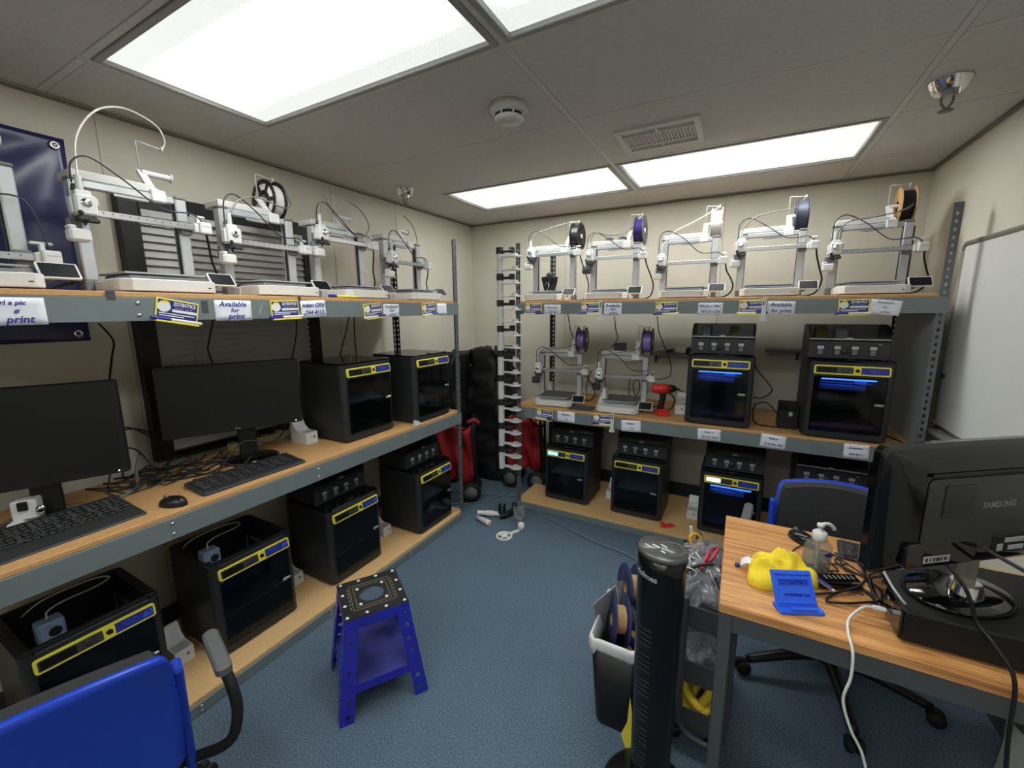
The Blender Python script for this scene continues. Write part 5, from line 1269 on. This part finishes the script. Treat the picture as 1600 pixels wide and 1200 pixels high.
q = MB(); q.grid(lambda u, v: (.06*math.cos(u*2*PI)*(1+.1*math.sin(3*u*2*PI+v*5)), .09*math.sin(u*2*PI)*(1+.08*math.sin(5*u*2*PI)), .33*v*(1+.04*math.sin(u*19))) , 30, 16); q.build('bag_film', M('bag_film',(176,176,172),.4,var=.1,bump=.4,bscale=30), t)
# ================================================================== tower fan, bin, trolley
t = thing('tower_fan', 'tall glossy black tower fan standing beside the black waste bin', 'fan', (2.212,-2.385,0), math.radians(-30))
q = MB(); q.T = Matrix.Diagonal((1,.88,1,1)); q.lathe([(.058,.028),(.060,.10),(.068,.80),(.068,.842),(.001,.842)], seg=40); q.build('column', M('fan_black',(9,9,10),.22,var=.1), t)
q = MB(); q.T = Matrix.Translation((0,0,.842)) @ Matrix.Rotation(math.radians(0),4,'X') @ Matrix.Diagonal((1,.88,1,1)); q.lathe([(.069,-.004),(.0705,.004),(.066,.010),(.001,.013)], seg=40); tp = q.build('top_cap', M('fan_cap_satin',(74,74,74),.22,var=.1), t)
q = MB(); q.T = Matrix.Translation((0,0,.854)); q.box((-.012,-.012,.0005),(.024,.004,.002)); q.box((.0,.006,.0005),(.020,.004,.002)); q.box((.018,-.020,.0005),(.014,.004,.002)); q.box((-.03,-.026,-.001),(.018,.003,.002)); q.build('button', printw, tp)['kind'] = 'stuff'
q = MB(); q.T = Matrix.Translation((0,0,.8535)); q.lathe([(.026,0),(.034,.002),(.042,0)], (.018,.016,0), 24, cap=False); q.build('dial_ring', dgrey, tp)
slots = MB()
for k in range(30):
    z = .16+k*.0165
    if k % 5 == 4: continue
    pts = [( (.0605+.008*(z-.1)/.7)*1.006*math.sin(a), -(.0605+.008*(z-.1)/.7)*.885*1.006*math.cos(a), z+.006*a) for a in (x*.09-.36 for x in range(9))]
    slots.tube(pts, .0016, 5, 1)
slots.build('grille_ribs', M('grille_black',(36,36,38),.35), t)['kind'] = 'stuff'
q = MB(); 
lx, lv = glyphs('Holmes', .024, 0, 'CENTER', .0003, .03)
R_f = .0672
q._add([(R_f*1.012*math.sin(p[0]/R_f-.10), -R_f*.885*1.012*math.cos(p[0]/R_f-.10), .785+p[1]) for p in lx], lv); q.build('lettering', printw, t)
q = MB(); q.lathe([(.001,0),(.140,0),(.142,.008),(.13,.018),(.06,.034),(.001,.034)], seg=40); q.build('base', M('fan_base',(22,22,23),.3), t)
t = thing('waste_bin', 'black rectangular waste bin with a white liner folded over its rim', 'bin', (2.055,-2.105,0), .02)
q = MB(); n = 28
def lp(w_, d, z, r=.03): return [(p[0],p[1],z) for p in rr(w_,d,r,6)]
R0 = [lp(.135,.24,.002), lp(.140,.245,.010), lp(.178,.30,.36), lp(.172,.294,.36), lp(.134,.238,.014)]
N = len(R0[0]); F = []
for k in range(4):
    for i in range(N): j = (i+1)%N; F.append([k*N+i,k*N+j,(k+1)*N+j,(k+1)*N+i])
F.append([4*N+i for i in range(N)]); F.append(list(range(N))[::-1])
q._add([p for r_ in R0 for p in r_], F, True); q.build('body', M('bin_black',(20,20,21),.4,var=.1), t)
q = MB(); random.seed(5); F = []; rg = []
base = lp(.186,.308,0,.034); n2 = len(base)
offs = [.006*math.sin(i*1.7)+random.uniform(-.004,.004) for i in range(n2)]
for k, (s, z) in enumerate(((1.0,.318),(1.025,.335),(1.02,.362),(.985,.374),(.93,.366),(.88,.30),(.84,.22))):
    rg.append([(p[0]*s+.002*math.sin(i*2.3+k), p[1]*s, z+(offs[i]*1.6 if k == 0 else offs[i]*.5) - (.045*max(0,1-abs(i-5)/1.6) if k == 0 else 0)) for i, p in enumerate(base)])
for k in range(len(rg)-1):
    for i in range(n2): j = (i+1)%n2; F.append([k*n2+i,k*n2+j,(k+1)*n2+j,(k+1)*n2+i])
q._add([p for r_ in rg for p in r_], F, True); q.build('liner', M('bin_liner_white',(206,206,206),.4,var=.05,bump=.3,bscale=60), t, solid=.001)
spool('empty navy spool with cardboard core standing at the front of the waste bin', (2.035,-2.115,.365), (.25,.12,.45), navyfl, cardb, 'disc', r=.092, w_=.050, wound=.52, group='navy spools in the waste bin')
spool('empty navy spool with cardboard core at the back of the waste bin', (2.055,-2.000,.43), (.25,.12,.55), navyfl, cardb, 'disc', r=.088, w_=.050, wound=.52, group='navy spools in the waste bin')
spool('empty navy spool deep in the waste bin beside the fan', (2.085,-2.085,.255), (.1,-.2,1.2), navyfl, cardb, 'disc', r=.080, w_=.050, wound=.52, group='navy spools in the waste bin')
o = MB().box((0,0,.09),(.12,.003,.20),.0008).build('grey_sheet', M('sheet_grey',(150,152,156),.4)); o.location = (1.985,-2.06,.28); o.rotation_euler = (.18,-.32,1.05); tag(o, 'grey flat sheet poking out of the waste bin', 'sheet')
o = MB(); o.grid(lambda u, v: (.05*(u-.5)+.008*math.sin(v*5), .01*math.sin(u*6+v*3), .09*v), 8, 8); o = o.build('film_scrap', clear, None, solid=.0006); o.location = (1.995,-2.02,.36); o.rotation_euler = (0,.2,.4); tag(o, 'clear plastic scrap behind the spools in the waste bin', 'scrap')
# trolley
cartg = M('trolley_grey', (62,64,66), 0.5, var=0.06)
t = thing('utility_trolley', 'dark grey three-tier trolley filled with bags beside the desk', 'trolley', (2.315,-1.985,0))
cw, cd = .205, .42
for z0, h_ in ((.49,.075),(.285,.08),(.105,.08)):
    q = MB(); e = .004
    q.box((0,0,z0),(cw,cd,.006),.001)
    for s in (-1,1): q.box((s*(cw/2-e/2),0,z0+h_/2),(e,cd,h_),.001); q.box((0,s*(cd/2-e/2),z0+h_/2),(cw-2*e,e,h_),.001)
    q.build('tray', cartg, t)
for sy in (-1,1):
    y = sy*(cd/2+.010); x0 = -.045
    MB().tube([(x0,y,.60),(x0,y,.54),(x0,y,.20),(x0+.004,y,.13),(x0+.03,y,.095),(x0+.07,y,.083),(x0+.10,y,.085),(x0+.13,y,.12),(x0+.14,y,.25),(x0+.14,y,.60)], .0105, 9, 4).build('tube_frame', cartg, t)
    for z in (.53,.325,.145): 
        q = MB(); q.box((x0-.028,y-sy*.002,z),(.045,.010,.045),.003); q.lathe([(.001,.004),(.006,.003),(.0075,0)] if sy > 0 else [(.0075,0),(.006,-.003),(.001,-.004)], (x0-.036,y+sy*.003,z), 10, 'y'); q.build('bracket', cartg, t)
for sx in (-1,1):
    for sy in (-1,1):
        q = MB(); q.lathe([(.001,-.009),(.022,-.009),(.024,0),(.022,.009),(.001,.009)], (sx*.06,sy*.16,.024), 16, 'y'); q.cyl((sx*.06,sy*.16,.04),(sx*.06,sy*.16,.09),.008); q.build('caster', black, t)
# clear bags piled in the top tray
random.seed(9)
bagclear = glass('crinkled_film', (175,173,177), .70, .12, 1.0)
def crumple(label, x, y, z, sx, sy, sz, seed, mat, group):
    random.seed(seed); P = [random.uniform(0,6.28) for _ in range(9)]
    q = MB()
    def f(u, v):
        a = u*2*PI; b = (v-.5)*PI
        r = 1+.22*math.sin(3*a+P[0]+4*v)+.16*math.sin(5*a-7*v+P[1])+.10*math.sin(11*a+9*v+P[2])+.07*math.sin(17*a-13*v+P[3])
        return (x+sx*r*math.cos(a)*math.cos(b), y+sy*r*math.sin(a)*math.cos(b), z+sz*(math.sin(b)*(1+.25*math.sin(4*a+P[4]))+.18*math.sin(6*a+P[5])*math.cos(b)))
    q.grid(f, 44, 18, smooth=False)
    o = q.build('plastic_bag', mat); tag(o, label, 'plastic bag', group)
g_ = 'clear plastic bags in the trolley'
crumple('crinkled clear plastic bag at the front of the trolley top tray', 2.305,-2.115,.575,.072,.065,.035,1,bagclear,g_)
crumple('crinkled clear plastic bag in the middle of the trolley top tray', 2.325,-2.01,.585,.070,.070,.045,2,bagclear,g_)
crumple('crinkled clear plastic bag at the back of the trolley top tray', 2.305,-1.88,.585,.068,.070,.042,3,bagclear,g_)
crumple('clear plastic bag in the middle tray of the trolley', 2.325,-2.13,.375,.075,.060,.050,4,glass('bag_grey',(180,182,188),.6,.1,.9),g_)
random.seed(14)
for k in range(9):
    x0, y0 = 2.24+random.uniform(0,.14), -2.16+random.uniform(0,.28)
    p = [(x0,y0,.565)]
    for j in range(4): p.append((min(2.40,max(2.225,x0+random.uniform(-.07,.07))), min(-1.83,max(-2.17,y0+random.uniform(-.09,.09))), .60+random.uniform(-.02,.028)))
    o = MB().tube(p, .0026, 6, 6).build('looped_strip', M('clear_strip',(196,194,196),.15,var=.1,spec=.8)); tag(o, 'clear looped plastic strip on the bags in the trolley top tray', 'strip', 'clear strips in the trolley')
cable('red coated wire twisted among the clear bags in the trolley', [(2.30,-1.98,.60),(2.325,-2.02,.640),(2.345,-1.96,.655),(2.33,-1.93,.635),(2.315,-2.0,.645),(2.30,-2.06,.62)], .0058, M('wire_red',(172,52,70),.3))
cable('black strap lying across the clear bags in the trolley', [(2.24,-2.09,.60),(2.28,-2.06,.625),(2.34,-2.03,.632),(2.39,-2.02,.60)], .0055, black)
o = MB(); o.lathe([(.018,-.008),(.025,-.008),(.025,.008),(.018,.008),(.018,-.008)], seg=22, cap=False); o = o.build('yellow_tape_roll', M('tape_yellow',(214,164,40),.45)); o.location = (2.262,-1.87,.625); o.rotation_euler = (1.2,.3,.4); tag(o, 'small yellow roll of tape behind the bags in the trolley', 'tape roll')
o = MB().box((0,0,0),(.012,.008,.035),.002).build('white_stub', white); o.location = (2.245,-1.86,.655); o.rotation_euler = (.1,-.1,.2); tag(o, 'small upright white stub behind the fan on the trolley', 'stub')
o = MB(); o.lathe([(.008,-.005),(.016,-.005),(.016,.005),(.008,.005),(.008,-.005)], seg=18, cap=False); o = o.build('white_ring', white); o.location = (2.395,-1.80,.60); o.rotation_euler = (1.1,0,.4); tag(o, 'small white ring at the back corner of the trolley by the desk', 'ring')
yco = M('yellow_hose', (214,184,52), 0.4, var=0.08)
t = thing('yellow_cord_coil', 'coil of thick yellow cord in the bottom tray of the trolley', 'cord')
for k, (cx_, cy_, cz_, r1, r2, tl) in enumerate(((2.335,-2.08,.175,.050,.10,.05),(2.325,-2.09,.195,.055,.09,-.08),(2.345,-2.10,.215,.045,.07,.25),(2.32,-2.11,.160,.050,.07,0))):
    pts = [(cx_+r1*math.cos(a), cy_+r2*math.sin(a), cz_+tl*math.cos(a)*.4) for a in (2*PI*j/18 for j in range(19))]
    MB().tube(pts, .015, 8, 2).build('loop', yco, t)
o = MB(); o.T = RX90; o.prism([(0,0),(.022,.012),(.026,.07),(.014,.16),(.008,.20),(.002,.10),(-.016,.05)], -.0012, .0012); o = o.build('yellow_sheet', yelc); o.location = (2.115,-2.275,.004); o.rotation_euler = (-.06,0,.2); tag(o, 'yellow paper sliver standing between the bin and the tower fan', 'paper')
